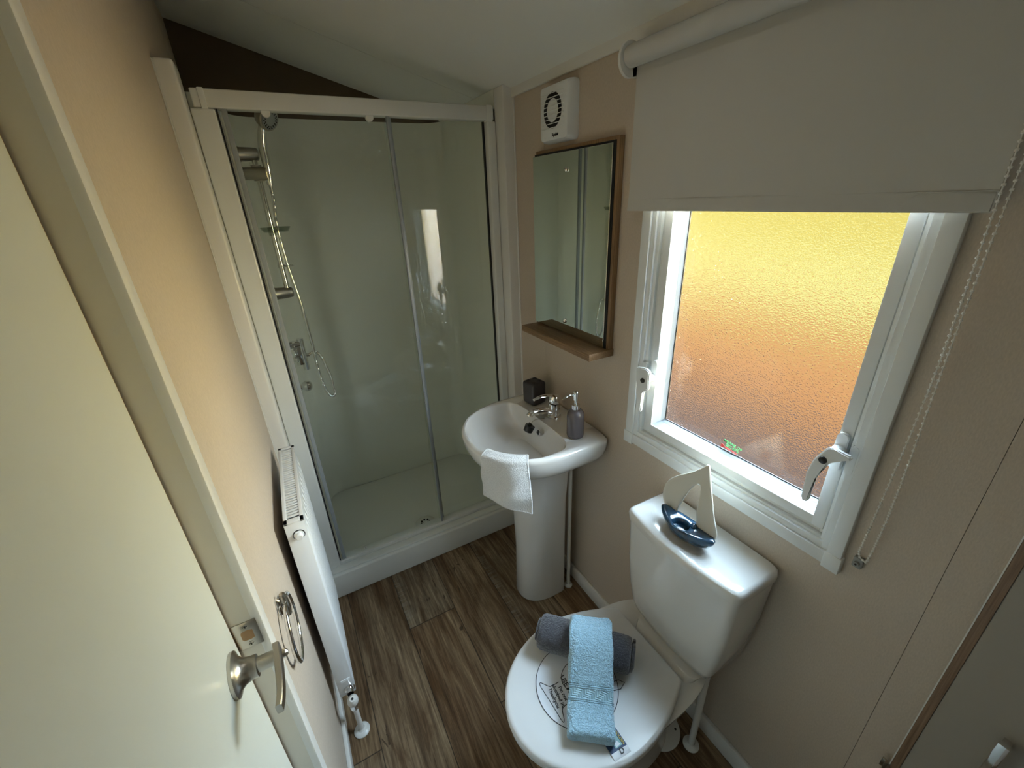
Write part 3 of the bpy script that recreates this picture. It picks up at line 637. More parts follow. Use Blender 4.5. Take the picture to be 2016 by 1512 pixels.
# pedestal
bm = NB(); rings = []
for z, x0, x1, hw in ((0.0,-0.262,-0.075,0.090),(0.006,-0.264,-0.075,0.092),(0.25,-0.256,-0.075,0.090),(0.50,-0.262,-0.075,0.094),(0.62,-0.275,-0.07,0.100),(0.70,-0.29,-0.06,0.108),(0.722,-0.295,-0.05,0.112)):
    xm = x1-0.06; rings.append(sup(64, xm, xm-x0, 0.06, BYC, hw, 2.3, 8, z))
loft(bm, rings); obj('pedestal', bm, 'ceramic', bas, angle=60)
# waste and supply pipes behind the pedestal
sp_ = thing('basin_pipes', 'white pipe behind the basin pedestal', 'pipe', (-0.05, BYC-0.07, 0))
bm = NB(); cyl(bm, (-0.052, BYC-0.075, 0.004), (-0.052, BYC-0.075, 0.68), 0.008); obj('supply_pipe', bm, 'trimwhite', sp_)
bm = NB(); lathe(bm, (-0.052, BYC-0.075, 0.0), (0,0,1), [(0,0.0),(0.018,0),(0.018,0.004),(0.010,0.010),(0.009,0.012)]); obj('floor_collar', bm, 'trimwhite', sp_)
bm = NB(); cyl(bm, (-0.052, BYC-0.075, 0.655), (-0.052, BYC-0.075, 0.70), 0.013); obj('connector', bm, 'black', sp_)

# basin tap
tap = thing('basin_mixer_tap', 'chrome single lever mixer tap at the back of the basin', 'tap', (-0.080, -0.385, 0.834))
TX, TY, TZ = -0.080, -0.385, 0.834
bm = NB(); lathe(bm, (TX, TY, TZ), (0,0,1), [(0,0),(0.026,0),(0.026,0.004),(0.022,0.007),(0.021,0.03),(0.022,0.05),(0.021,0.056),(0,0.057)]); tb = obj('tap_body', bm, 'chrome', tap)
bm = NB(); sp2 = spline([(TX-0.010, TY, TZ+0.026), (TX-0.045, TY+0.004, TZ+0.034), (TX-0.085, TY+0.008, TZ+0.036), (TX-0.098, TY+0.009, TZ+0.034), (TX-0.103, TY+0.009, TZ+0.026)], 8)
tube(bm, sp2, 0.011, 18, rf=lambda t: 0.015-0.004*min(1,t*1.6)+ (0.002 if t > 0.85 else 0)); obj('spout', bm, 'chrome', tap)
bm = NB(); lathe(bm, (TX, TY, TZ+0.058), (0.12,0,1), [(0.020,0),(0.0225,0.004),(0.0225,0.018),(0.019,0.028),(0.010,0.034),(0,0.035)])
lp = spline([(TX-0.005, TY, TZ+0.084), (TX-0.03, TY+0.002, TZ+0.094), (TX-0.06, TY+0.004, TZ+0.094), (TX-0.085, TY+0.006, TZ+0.088)], 8)
rg = []
for i, q in enumerate(lp):
    t = i/(len(lp)-1); hw = 0.012-0.005*t; th = 0.006-0.002*t
    rg.append([(q.x, q.y+hw*math.cos(2*PI*k/14), q.z+th*math.sin(2*PI*k/14)) for k in range(14)])
loft(bm, rg); obj('lever', bm, 'chrome', tap)

# soap dispenser
sd = thing('soap_dispenser', 'grey ceramic soap dispenser with a chrome pump on the basin', 'soap dispenser', (-0.100, -0.545, 0.834))
X, Y, Z = -0.100, -0.545, 0.834
bm = NB(); lathe(bm, (X, Y, Z), (0,0,1), [(0,0),(0.022,0),(0.028,0.004),(0.030,0.012),(0.030,0.078),(0.028,0.092),(0.021,0.103),(0.013,0.108),(0,0.109)], 40); obj('bottle', bm, 'greyceramic', sd)
bm = NB(); cyl(bm, (X, Y, Z+0.104), (X, Y, Z+0.122), 0.014, n=28); obj('collar', bm, 'chrome', sd)
bm = NB(); cyl(bm, (X, Y, Z+0.120), (X, Y, Z+0.145), 0.005); cyl(bm, (X, Y, Z+0.140), (X, Y, Z+0.166), 0.0085, 0.008); lathe(bm, (X,Y,Z+0.165),(0,0,1),[(0.010,0),(0.010,0.003),(0.007,0.007),(0,0.008)],20)
tube(bm, spline([(X, Y, Z+0.160), (X-0.025, Y+0.004, Z+0.160), (X-0.043, Y+0.007, Z+0.155), (X-0.050, Y+0.008, Z+0.150)], 6), 0.003, 10, rf=lambda t: 0.0045-0.0022*t); obj('pump', bm, 'chrome', sd)

# toothbrush holder
tbh = thing('toothbrush_holder', 'dark grey cube toothbrush holder with four holes on the basin corner', 'toothbrush holder', (-0.078, -0.245, 0.834))
rot = Matrix.Translation((-0.078, -0.240, 0.834)) @ Matrix.Rotation(math.radians(8), 4, 'Z')
bm = NB(); box(bm, (-0.034,-0.036,0.0005), (0.034,0.036,0.094), 0.011, 4, rot=rot); obj('holder_body', bm, 'darkmatt', tbh)
for dx, dy in ((0.016,0.016),(-0.016,0.016),(0.016,-0.016),(-0.016,-0.016)):
    bm = NB(); cyl(bm, (dx,dy,0.090), (dx,dy,0.0944), 0.0085, n=20); bmesh.ops.transform(bm, matrix=rot, verts=bm.verts); obj('brush_hole', bm, 'black', tbh)

# white face cloth over the rim
def cloth(bm, cols, rows, fn, th=0.004):
    A = [[Vector(fn(i/cols, j/rows)) for i in range(cols+1)] for j in range(rows+1)]
    nrm = [[None]*(cols+1) for _ in range(rows+1)]
    for j in range(rows+1):
        for i in range(cols+1):
            du = A[j][min(i+1,cols)]-A[j][max(i-1,0)]; dv = A[min(j+1,rows)][i]-A[max(j-1,0)][i]; nn = du.cross(dv); nn.normalize(); nrm[j][i] = nn
    V = [[[bm.verts.new(A[j][i]+nrm[j][i]*s*th/2) for i in range(cols+1)] for j in range(rows+1)] for s in (1,-1)]
    for j in range(rows):
        for i in range(cols):
            bm.faces.new((V[0][j][i],V[0][j][i+1],V[0][j+1][i+1],V[0][j+1][i])); bm.faces.new((V[1][j][i+1],V[1][j][i],V[1][j+1][i],V[1][j+1][i+1]))
    for j in range(rows):
        for i in (0, cols): bm.faces.new((V[0][j][i],V[0][j+1][i],V[1][j+1][i],V[1][j][i]))
    for i in range(cols):
        for j in (0, rows): bm.faces.new((V[0][j][i],V[0][j][i+1],V[1][j][i+1],V[1][j][i]))
def rimpt(a, off, z):
    """outline point of the basin rim at azimuth a (from -x towards -y), pushed out by off"""
    c, s = math.cos(a), math.sin(a); e = 2/2.15
    rx = 0.268+off; ry = 0.240+off
    return Vector((-0.17 - rx*abs(c)**e, BYC - ry*math.copysign(abs(s)**e, s), z))
def facecloth(u, v, o=0.0, dz=0.0):
    a = math.radians(22 + 36*u)
    L = 0.222 * v; wob = 0.0035*math.sin(u*9+v*3)+0.002*math.sin(v*14+u*4)
    if L < 0.030: return rimpt(a, -0.026 + L*0.9, 0.8395+o*0.5 + 0.004*math.sin(PI*L/0.030))
    if L < 0.050:
        t = (L-0.030)/0.020*PI/2; return rimpt(a, 0.001+0.010*math.sin(t)+o, 0.8295+0.010*math.cos(t)+o*0.3)
    d = L-0.050
    p = rimpt(a, 0.011 + o + wob*min(1, d*20) + 0.012*u*d*6, 0.829 - d*(0.86+0.14*u) + dz)
    p.y -= 0.020*u*min(1, d*8)
    return p
bm = NB(); cloth(bm, 44, 60, lambda u, v: facecloth(u, v), 0.005)
fc = obj('face_cloth', bm, 'whitecloth', angle=80); tag(fc, 'white face cloth draped over the front rim of the basin', 'cloth')
bm = NB(); 
for side in (0.0, 1.0):
    tube(bm, [facecloth(side, v/50) for v in range(1, 51)], 0.0035, 8)
tube(bm, [facecloth(u/40, 1.0) for u in range(41)], 0.0035, 8)
obj('hem', bm, 'whitecloth', fc)

# ------------------------------------------------------------------ toilet
TYC = -1.018
wc = thing('toilet', 'white close-coupled toilet with closed lid below the window', 'toilet', (-0.35, TYC, 0))
N = 80
bm = NB(); rings = []
for z, xb, xf, hw in ((0.0,-0.10,-0.44,0.105),(0.03,-0.10,-0.44,0.103),(0.12,-0.10,-0.43,0.095),(0.20,-0.10,-0.45,0.108),(0.28,-0.08,-0.51,0.135),(0.34,-0.06,-0.565,0.160),(0.375,-0.04,-0.59,0.170),(0.385,-0.04,-0.592,0.171)):
    xm = -0.33; rings.append(sup(N, xm, xm-xf, xb-xm, TYC, hw, 2.1, 3.2, z))
loft(bm, rings); obj('pan', bm, 'ceramic', wc, angle=60)
bm = NB(); rings = []
for z, w_, x0, x1 in ((0.28,0.06,-0.20,-0.06),(0.325,0.075,-0.20,-0.035),(0.375,0.100,-0.185,-0.02),(0.402,0.112,-0.160,-0.012)):
    xm = (x0+x1)/2; rings.append(sup(48, xm, xm-x0, x1-xm, TYC-0.03, w_, 5, 5, z))
loft(bm, rings); obj('cistern_platform', bm, 'ceramic', wc, angle=60)
_h = [(-0.184,0.0),(-0.184,0.06),(-0.184,0.112),(-0.186,0.124),(-0.197,0.133),(-0.24,0.154),(-0.29,0.173),(-0.34,0.186),(-0.39,0.191),(-0.44,0.188),(-0.49,0.174),(-0.54,0.149),(-0.58,0.116),(-0.61,0.074),(-0.626,0.030),(-0.629,0.0)]
_sp = spline([(x, y, 0) for x, y in _h], 4); _full = [(p.x, p.y) for p in _sp] + [(p.x, -p.y) for p in _sp[-2:0:-1]]
def lidplan(s, z): return [(-0.395+(x+0.395)*(s if x < -0.2 else 1-(1-s)*0.6), TYC+y*s, z) for x, y in _full]
bm = NB(); loft(bm, [lidplan(0.965,0.384), lidplan(0.99,0.388), lidplan(0.99,0.397), lidplan(0.96,0.4005)]); obj('seat', bm, 'lidplastic', wc, angle=60)
bm = NB(); loft(bm, [lidplan(0.97,0.4032), lidplan(1.0,0.405), lidplan(1.0,0.413), lidplan(0.985,0.4185), lidplan(0.95,0.4200), lidplan(0.80,0.4195), lidplan(0.4,0.4195)]); lid = obj('lid', bm, 'lidplastic', wc, angle=60)
for dy in (-0.07, 0.07):
    bm = NB(); cyl(bm, (-0.200, TYC+dy-0.02, 0.404), (-0.200, TYC+dy+0.02, 0.404), 0.009, n=18); obj('hinge', bm, 'lidplastic', wc)
# cistern
CYC = -1.045
bm = NB(); rings = []
def cist(x0, hw, z, bow, x1=-0.008, n=8):
    r = 0.022; pts = []
    ys = [hw*(1-2*i/24) for i in range(25)]
    for yy in ys: pts.append((x0 - bow*(1-(yy/hw)**2), yy))
    # round the front corners
    pts[0] = (x0+0.012, hw); pts[-1] = (x0+0.012, -hw); pts.insert(1, (x0+0.003, hw-0.003)); pts.insert(-1, (x0+0.003, -hw+0.003))
    pts += [(x1-0.012, -hw), (x1-0.003, -hw+0.003), (x1, -hw+0.012)] + [(x1, -hw+0.012+(2*hw-0.024)*i/6) for i in range(1,6)] + [(x1, hw-0.012), (x1-0.003, hw-0.003), (x1-0.012, hw)]
    return [(x, CYC+y, z) for x, y in pts]
for z, x0, hw, bow in ((0.403,-0.108,0.104,0.010),(0.407,-0.122,0.118,0.012),(0.420,-0.134,0.130,0.013),(0.45,-0.141,0.141,0.014),(0.52,-0.147,0.153,0.016),(0.62,-0.151,0.163,0.017),(0.748,-0.153,0.169,0.018)): rings.append(cist(x0, hw, z, bow))
loft(bm, rings); obj('cistern', bm, 'ceramic', wc, angle=60)
bm = NB(); loft(bm, [cist(-0.150,0.166,0.7495,0.018), cist(-0.156,0.172,0.751,0.019), cist(-0.158,0.174,0.770,0.020), cist(-0.155,0.171,0.781,0.020), cist(-0.148,0.164,0.785,0.019), cist(-0.135,0.150,0.7855,0.018)]); obj('cistern_lid', bm, 'ceramic', wc, angle=60)
# pipe with floor collar at the near side of the toilet
pp = thing('toilet_supply_pipe', 'white supply pipe from the cistern to the floor', 'pipe', (-0.07, -1.145, 0))
bm = NB(); cyl(bm, (-0.072, -1.143, 0.004), (-0.072, -1.143, 0.40), 0.0095); obj('pipe_length', bm, 'trimwhite', pp)
bm = NB(); cyl(bm, (-0.072, -1.143, 0.380), (-0.072, -1.143, 0.412), 0.013); obj('connector', bm, 'trimwhite', pp)
bm = NB(); lathe(bm, (-0.072, -1.143, 0.0), (0,0,1), [(0,0.0),(0.024,0),(0.024,0.004),(0.012,0.011),(0.0105,0.013)]); obj('floor_collar', bm, 'trimwhite', pp)
pc = thing('soil_pipe_cover', 'round white pipe cover plate beside the toilet foot', 'cover plate', (-0.13, -1.085, 0.0))
bm = NB(); lathe(bm, (-0.125, -1.060, 0.0005), (0,0,1), [(0,0),(0.066,0),(0.066,0.004),(0.060,0.0065),(0,0.007)], 40); obj('plate', bm, 'trimwhite', pc)
bm = NB(); cyl(bm, (-0.085, -1.092, 0.0065), (-0.085, -1.092, 0.0078), 0.0035, n=12); obj('screw_hole', bm, 'black', pc)

# notice disc on lid
LZ = 0.4196
nd = thing('round_notice', 'round white paper notice saying it is not plumbed in, on the toilet lid', 'notice', (-0.42, -1.0, LZ))
DC = Vector((-0.432, -1.013, LZ)); DR = 0.108
bm = NB(); cyl(bm, (DC.x, DC.y, LZ+0.0002), (DC.x, DC.y, LZ+0.0008), DR, n=72); obj('paper_disc', bm, 'paper', nd)
def inkline(pts, r=0.0009, closed=False):
    bm = NB(); tube(bm, [(x, y, LZ+0.0009) for x, y in pts], r, 6, closed=closed); return bm
obj('border_line', inkline([(DC.x+(DR-0.001)*math.cos(2*PI*i/90), DC.y+(DR-0.001)*math.sin(2*PI*i/90)) for i in range(90)], closed=True), 'ink', nd)
obj('drawn_outline', inkline([(-0.410+0.053*math.cos(2*PI*i/50), -0.997+0.040*math.sin(2*PI*i/50)) for i in range(50)], closed=True), 'ink', nd)
obj('drawn_outline', inkline([(p.x, p.y) for p in spline([(-0.470,-0.985,0),(-0.4905,-0.984,0),(-0.499,-0.980,0),(-0.512,-0.963,0),(-0.517,-0.968,0),(-0.5165,-0.99,0),(-0.515,-1.03,0),(-0.514,-1.066,0),(-0.508,-1.064,0),(-0.500,-1.045,0),(-0.490,-1.04,0),(-0.47,-1.04,0)], 6)]), 'ink', nd)
obj('drawn_outline', inkline([(-0.372,-1.050),(-0.330,-1.060),(-0.321,-1.073),(-0.340,-1.080),(-0.380,-1.068)]), 'ink', nd)
tr = (-0.10, -1, 0); tu = (1, -0.10, 0)
text_obj('notice_text', "Please don't", 0.014, 'ink', nd, (-0.425,-0.968,LZ+0.0012), tr, tu, bold=0.0002)
text_obj('notice_text', 'USE ME', 0.017, 'ink', nd, (-0.459,-0.975,LZ+0.0012), tr, tu, bold=0.00012)
text_obj('notice_text', "I'm not", 0.0128, 'ink', nd, (-0.478,-0.995,LZ+0.0012), tr, tu, bold=0.00012)
text_obj('notice_text', 'plumbed in,', 0.0128, 'ink', nd, (-0.4905,-0.982,LZ+0.0012), tr, tu, bold=0.00012)
text_obj('notice_text', 'Thankyou', 0.0128, 'ink', nd, (-0.504,-0.985,LZ+0.0012), tr, tu, bold=0.00012)

# grey rolled towel
gt = thing('rolled_grey_towel', 'charcoal grey towel rolled up on the toilet lid', 'towel', (-0.36, -0.95, LZ))
ga = Vector((-0.452, -0.862, LZ+0.044)); gb = Vector((-0.280, -1.050, LZ+0.046))
def roll_prof(k, n=64):
    out = []
    for i in range(n):
        a = 2*PI*i/n; r = 0.044*(1+0.03*math.sin(2*a+k)+0.02*math.sin(3*a-k)); z = math.sin(a)*r*0.95
        out.append((math.cos(a)*r*1.06, max(z, -0.0430)))
    return out
d = (gb-ga).normalized(); sidev = Vector((-d.y, d.x, 0))
bm = NB(); rings = []
LN = 40
for i in range(LN+1):
    t = i/LN; s = 1.0
    if t < 0.06: s = 0.86+0.14*math.sin(t/0.06*PI/2)
    if t > 0.94: s = 0.90+0.10*math.sin((1-t)/0.06*PI/2)
    c = ga.lerp(gb, t); rings.append([c + sidev*x*s + Vector((0,0,z*(s if z > 0 else s*0.9+0.1))) for x, z in roll_prof(t*1.5)])
loft(bm, rings); go = obj('roll', bm, 'greytowel', gt, angle=80)
tx = bpy.data.textures.new('pile', 'CLOUDS'); tx.noise_scale = 0.005; tx.noise_depth = 2
def pile(o, st, lv=2):
    s = o.modifiers.new('sub', 'SUBSURF'); s.levels = lv; s.render_levels = lv
    dm = o.modifiers.new('pile', 'DISPLACE'); dm.texture = tx; dm.strength = st; dm.mid_level = 0.5
pile(go, 0.003, 2)
bm = NB()   # spiral end layers at the cistern end
sp3 = []
for i in range(150):
    a = i/150*2*PI*4.2; r = 0.006+0.033*i/150; sp3.append(gb + d*(0.003+0.002*math.sin(a*1.3)) + sidev*r*1.03*math.cos(a) + Vector((0,0,r*0.93*math.sin(a))))
tube(bm, sp3, 0.0042, 8); o = obj('rolled_end', bm, 'greytowel', gt, angle=80)
bm = NB(); sp3 = []
for i in range(120):
    a = i/120*2*PI*3.5; r = 0.006+0.026*i/120; sp3.append(ga - d*0.001 + sidev*r*1.03*math.cos(a) + Vector((0,0,r*0.93*math.sin(a))))
tube(bm, sp3, 0.0040, 8); obj('rolled_end', bm, 'greytowel', gt, angle=80)
# outer flap edge along the roll
bm = NB(); tube(bm, [ga.lerp(gb, 0.04+0.92*i/30) + sidev*(-0.030) + Vector((0,0,-0.0300+0.001*math.sin(i))) for i in range(31)], 0.0050, 8); obj('towel_edge', bm, 'greytowel', gt, angle=80)

# light blue folded towel laid across it
bt = thing('folded_blue_towel', 'light blue folded towel lying across the rolled grey towel on the lid', 'towel', (-0.43, -1.03, LZ))
A0 = Vector((-0.487, -1.140, 0)); A1 = Vector((-0.345, -0.955, 0)); dd = (A1-A0).normalized(); sd_ = Vector((dd.y, -dd.x, 0))
LB = (A1-A0).length
BP = spline([(0.0,0,LZ+0.022),(0.03,0,LZ+0.024),(0.065,0,LZ+0.033),(0.10,0,LZ+0.050),(0.135,0,LZ+0.078),(0.165,0,LZ+0.101),(0.195,0,LZ+0.112),(0.220,0,LZ+0.111),(0.240,0,LZ+0.104)], 9)
def brings(i0, i1, s=1.0, hw=0.056, th=0.022):
    rings = []
    for i in range(i0, i1+1):
        q = BP[i]; t0 = BP[min(i+1,len(BP)-1)]; t1 = BP[max(i-1,0)]; tg = (t0-t1).normalized(); nrm = Vector((-tg.z, 0, tg.x))
        e = 1.0; tt = i/(len(BP)-1)
        if tt < 0.09: e = 0.42+0.58*math.sqrt(1-(1-tt/0.09)**2)
        if tt > 0.92: e = 0.50+0.50*math.sqrt(max(0,1-(1-(1-tt)/0.08)**2))
        r = []
        for k in range(40):
            a = 2*PI*(k+0.5)/40; c, sn = math.cos(a), math.sin(a)
            yy = hw*s*math.copysign(abs(c)**0.38, c)*(0.97+0.03*e) + 0.001*math.sin(i*0.31); zz = th*s*e*math.copysign(abs(sn)**0.42, sn)
            if abs(c) > 0.72: yy -= math.copysign(0.004*math.exp(-(zz/0.004)**2), c)     # fold line along the side
            zz += 0.0018*math.sin(k*0.9+i*0.22)
            p = q + nrm*zz
            w = A0 + dd*p.x + sd_*yy; r.append(Vector((w.x, w.y, max(p.z, LZ+0.001))))
        rings.append(r)
    return rings
nB = len(BP)-1; b0, b1 = int(nB*0.28), int(nB*0.40)
bm = NB(); loft(bm, brings(0, b0)); o = obj('lower_half', bm, 'bluetowel', bt, angle=80); pile(o, 0.0035, 2)
bm = NB(); loft(bm, brings(b1, nB)); o = obj('upper_half', bm, 'bluetowel', bt, angle=80); pile(o, 0.0035, 2)
bm = NB(); loft(bm, brings(b0-1, b1+1, 0.975)); o = obj('woven_band', bm, 'band', bt, angle=80, sub=1)
bm = NB()
for i in (b0, b1, b0+1, b1-1):
    rr = brings(i, i, 0.985)[0]; tube(bm, rr, 0.0011, 6, closed=True)
obj('band_border', bm, 'bluetowel', bt)

# paper band across the front of the lid
pb = thing('paper_hygiene_band', 'printed paper strip folded over the edge of the toilet lid', 'paper strip', (-0.435, -1.18, LZ))
def lidz(y):   # surface height following lid edge towards -y
    return LZ+0.0025
e1, e2 = Vector((-0.457, -1.150, 0)), Vector((-0.412, -1.155, 0))
def strip(n0, n1, zf):
    g = []
    for y, z in zf:
        g.append(((e1.x-0.002*(y+1.15), y, z), (e2.x, y-0.003, z)))
    return g
prof = [(-1.130, LZ+0.0036), (-1.150, LZ+0.0033), (-1.166, LZ+0.0032), (-1.1775, LZ+0.0036)]
prof2 = [(-1.1775, LZ+0.0036), (-1.185, LZ+0.0026), (-1.1935, LZ-0.0005), (-1.199, LZ-0.008), (-1.201, LZ-0.020), (-1.200, LZ-0.036), (-1.196, LZ-0.050)]
for nm, pr, mm in (('printed_picture', prof, 'navy'), ('white_section', prof2, 'paper')):
    bm = NB(); g = strip(0, 0, pr)
    V = [[bm.verts.new(p) for p in r] for r in g]; V2 = [[bm.verts.new((p[0], p[1]+0.0, p[2]-0.0005)) for p in r] for r in g]
    for i in range(len(g)-1):
        bm.faces.new((V[i][0],V[i][1],V[i+1][1],V[i+1][0])); bm.faces.new((V2[i][1],V2[i][0],V2[i+1][0],V2[i+1][1]))
        bm.faces.new((V[i][0],V[i+1][0],V2[i+1][0],V2[i][0])); bm.faces.new((V[i][1],V2[i][1],V2[i+1][1],V[i+1][1]))
    o = obj(nm, bm, mm, pb)
bm = NB(); box(bm, (-0.440, -1.1745, LZ+0.0031), (-0.421, -1.150, LZ+0.0036)); obj('picture_scene', bm, 'tealprint', pb)
bm = NB(); prism(bm, [(-0.438,-1.158,LZ+0.0036),(-0.434,-1.165,LZ+0.0036),(-0.428,-1.162,LZ+0.0036),(-0.424,-1.172,LZ+0.0036),(-0.437,-1.173,LZ+0.0036)], (0,0,1), 0.0004); obj('picture_cloud', bm, 'paper', pb)
text_obj('printed_word', 'GOLDEN', 0.0075, 'yellowprint', pb, (-0.4195, -1.1455, LZ+0.0038), (0,-1,0), (1,0,0), bold=0.0001)
text_obj('printed_letter', 'D', 0.016, 'ink', pb, (-0.437, -1.188, LZ+0.0036), (1,-0.1,0), (0.1,1,0.1))

# ------------------------------------------------------------------ ceramic boat
boat = thing('ceramic_sailing_boat', 'ceramic sailing boat tealight holder with blue hull and white sails on the cistern', 'ornament', (-0.105, -1.03, 0.7855))
BX0, BZ = -0.112, 0.786; y0b, y1b = -0.950, -1.112
bm = NB(); rings = []
NP = 48
def hull(s, z, lift=0.0, dx=0.0):
    out = []
    for i in range(NP):
        a = 2*PI*i/NP; c, sn = math.cos(a), math.sin(a)
        L = 0.081*s; W = 0.033*s**0.9
        yy = L*math.copysign(abs(c)**1.0, c); xx = W*math.copysign(abs(sn)**1.15, sn)*(1-0.12*abs(c))
        out.append((BX0+dx+xx, (y0b+y1b)/2+yy, z + lift*(abs(c)**2.2)))
    return out
def wellr(r, z): return [(BX0-0.010+r*0.9*math.sin(2*PI*i/NP), (y0b+y1b)/2+0.010+r*math.cos(2*PI*i/NP), z) for i in range(NP)]
rings = [hull(0.42, BZ), hull(0.62, BZ+0.004, 0.001), hull(0.85, BZ+0.014, 0.004), hull(0.97, BZ+0.024, 0.010), hull(1.0, BZ+0.031, 0.014), hull(0.93, BZ+0.035, 0.014), hull(0.80, BZ+0.036, 0.010)]
rings += [wellr(0.026, BZ+0.037), wellr(0.0225, BZ+0.035), wellr(0.021, BZ+0.020), wellr(0.015, BZ+0.018)]
loft(bm, rings); obj('hull', bm, 'hull', boat, angle=60)
# sail sheet with an arched opening, standing on the wall-side of the deck
SX = BX0+0.014
outl = [(-0.952,0.814),(-0.944,0.828),(-0.938,0.846),(-0.937,0.866),(-0.941,0.889),(-0.953,0.912),(-0.972,0.932),(-0.996,0.952),(-1.018,0.973),(-1.034,0.992),(-1.044,1.006),(-1.0475,1.007),(-1.050,0.998),(-1.058,0.968),(-1.066,0.942),(-1.074,0.920),(-1.081,0.898),(-1.090,0.876),(-1.100,0.856),(-1.1065,0.838),(-1.1045,0.826)]
hole = [(-0.984,0.815),(-0.986,0.828),(-0.991,0.850),(-0.998,0.876),(-1.006,0.900),(-1.016,0.922),(-1.024,0.936),(-1.031,0.940),(-1.037,0.934),(-1.0385,0.915),(-1.0375,0.893),(-1.0365,0.873),(-1.0375,0.855),(-1.042,0.838),(-1.0445,0.822)]
def sailx(y, z): return SX + 0.012*math.sin((y+0.94)/-0.17*PI) * (0.4+0.6*min(1,(z-0.81)/0.1)) 
bm = NB(); K = 60
def resamp(P, k):
    Q = [Vector((0, a, b)) for a, b in P]; L = [0]
    for a, b in zip(Q, Q[1:]): L.append(L[-1]+(b-a).length)
    out = []
    for i in range(k):
        s = L[-1]*i/(k-1); j = 0
        while j < len(L)-2 and L[j+1] < s: j += 1
        t = (s-L[j])/(L[j+1]-L[j]); out.append(Q[j].lerp(Q[j+1], t))
    return out
so, si = resamp(outl, K), resamp(hole, K)
# pair points with matching progress so quads do not cross at the tip
F = []; B_ = []
for a, b in zip(so, si):
    row = []
    for t in (0.0, 0.06, 0.25, 0.5, 0.75, 0.94, 1.0):
        q = a.lerp(b, t); th = 0.0042*(1 if 0.05 < t < 0.95 else 0.55)
        row.append((q, th))
    F.append([bm.verts.new((sailx(q.y, q.z)-th, q.y, q.z)) for q, th in row]); B_.append([bm.verts.new((sailx(q.y, q.z)+th, q.y, q.z)) for q, th in row])
for i in range(K-1):
    for j in range(6):
        bm.faces.new((F[i][j], F[i][j+1], F[i+1][j+1], F[i+1][j])); bm.faces.new((B_[i][j+1], B_[i][j], B_[i+1][j], B_[i+1][j+1]))
    bm.faces.new((F[i][0], F[i+1][0], B_[i+1][0], B_[i][0])); bm.faces.new((F[i][6], B_[i][6], B_[i+1][6], F[i+1][6]))
for i in (0, K-1):
    for j in range(6): bm.faces.new((F[i][j], B_[i][j], B_[i][j+1], F[i][j+1]))
obj('sails', bm, 'sailwhite', boat, sub=1, angle=80)
bm = NB(); lathe(bm, (BX0+0.010, -1.045, BZ+0.034), (0,0,1), [(0.010,0),(0.009,0.006),(0.004,0.010),(0,0.011)], 16); obj('deck_knob', bm, 'hull', boat)

# ------------------------------------------------------------------ radiator
rad = thing('radiator', 'white panel radiator on the left wall beside the shower', 'radiator', (-0.98, -0.35, 0.17))
RB, RF, RYN, RYF, RZ0, RZ1 = -1.007, -0.957, -0.560, -0.150, 0.176, 0.878
bm = NB(); box(bm, (RB, RYN+0.002, RZ0), (RB+0.002, RYF, RZ1-0.004)); box(bm, (RB, RYN, RZ0), (RF-0.004, RYN+0.0015, RZ1-0.002), 0.0004); box(bm, (RB, RYF-0.0015, RZ0), (RF-0.004, RYF, RZ1-0.002), 0.0004); obj('side_panel', bm, 'radwhite', rad)
bm = NB()
n_r = 11; y = RYN+0.004; pts = [(RF-0.007, RYN+0.003)]
yy0, yy1 = RYN+0.030, RYF-0.020; pitch = (yy1-yy0)/n_r
prof_ = [(RF-0.004, RYN+0.003), (RF, RYN+0.008), (RF, yy0)]
for i in range(n_r):
    b = yy0+i*pitch
    prof_ += [(RF, b), (RF-0.009, b+pitch*0.08), (RF-0.009, b+pitch*0.25), (RF, b+pitch*0.55)]
prof_ += [(RF, RYF-0.006), (RF-0.004, RYF-0.002)]
front = prof_; back = [(RF-0.012, q[1]) for q in prof_[::-1]]
pl_ = [(a, b_, 0) for a, b_ in front] + [(a, b_, 0) for a, b_ in back]
def rz(z, k): return [(a if i >= len(front) else (a*(1-k)+(RF-0.003)*k), b_, z) for i, (a, b_, _) in enumerate(pl_)]
A_ = [rz(RZ0+0.002, 1), rz(RZ0+0.035, 1), rz(RZ0+0.050, 0), rz(RZ1-0.055, 0), rz(RZ1-0.040, 1), rz(RZ1-0.004, 1)]
loft(bm, A_); obj('front_panel', bm, 'radwhite', rad, angle=25)
bm = NB()  # top grille: frame and bars
gx0, gx1 = RB, RF-0.003
box(bm, (gx0, RYN-0.001, RZ1-0.004), (gx0+0.009, RYF+0.001, RZ1), 0.0005); box(bm, (gx1-0.009, RYN-0.001, RZ1-0.004), (gx1, RYF+0.001, RZ1), 0.0005)
box(bm, (gx0, RYN-0.001, RZ1-0.004), (gx1, RYN+0.018, RZ1), 0.0005); box(bm, (gx0, RYF-0.012, RZ1-0.004), (gx1, RYF+0.001, RZ1), 0.0005)
nb_ = 32; g0_, g1_ = RYN+0.018, RYF-0.012
for i in range(1, nb_):
    yb = g0_+(g1_-g0_)*i/nb_; box(bm, (gx0+0.008, yb-0.0034, RZ1-0.004), (gx1-0.008, yb+0.0034, RZ1-0.0005), 0.0005)
obj('top_grille', bm, 'radwhite', rad)
bm = NB(); box(bm, (RB+0.008, RYN+0.018, RZ1-0.020), (RF-0.014, RYF-0.012, RZ1-0.016)); obj('grille_shade_sheet', bm, 'black', rad)  # black sheet stands in for shade below the grille slots
for yb in (-0.40, -0.24):
    bm = NB(); box(bm, (XL+0.001, yb, 0.45), (RB+0.001, yb+0.03, 0.70)); obj('wall_bracket', bm, 'black', rad)
cxr = -0.980
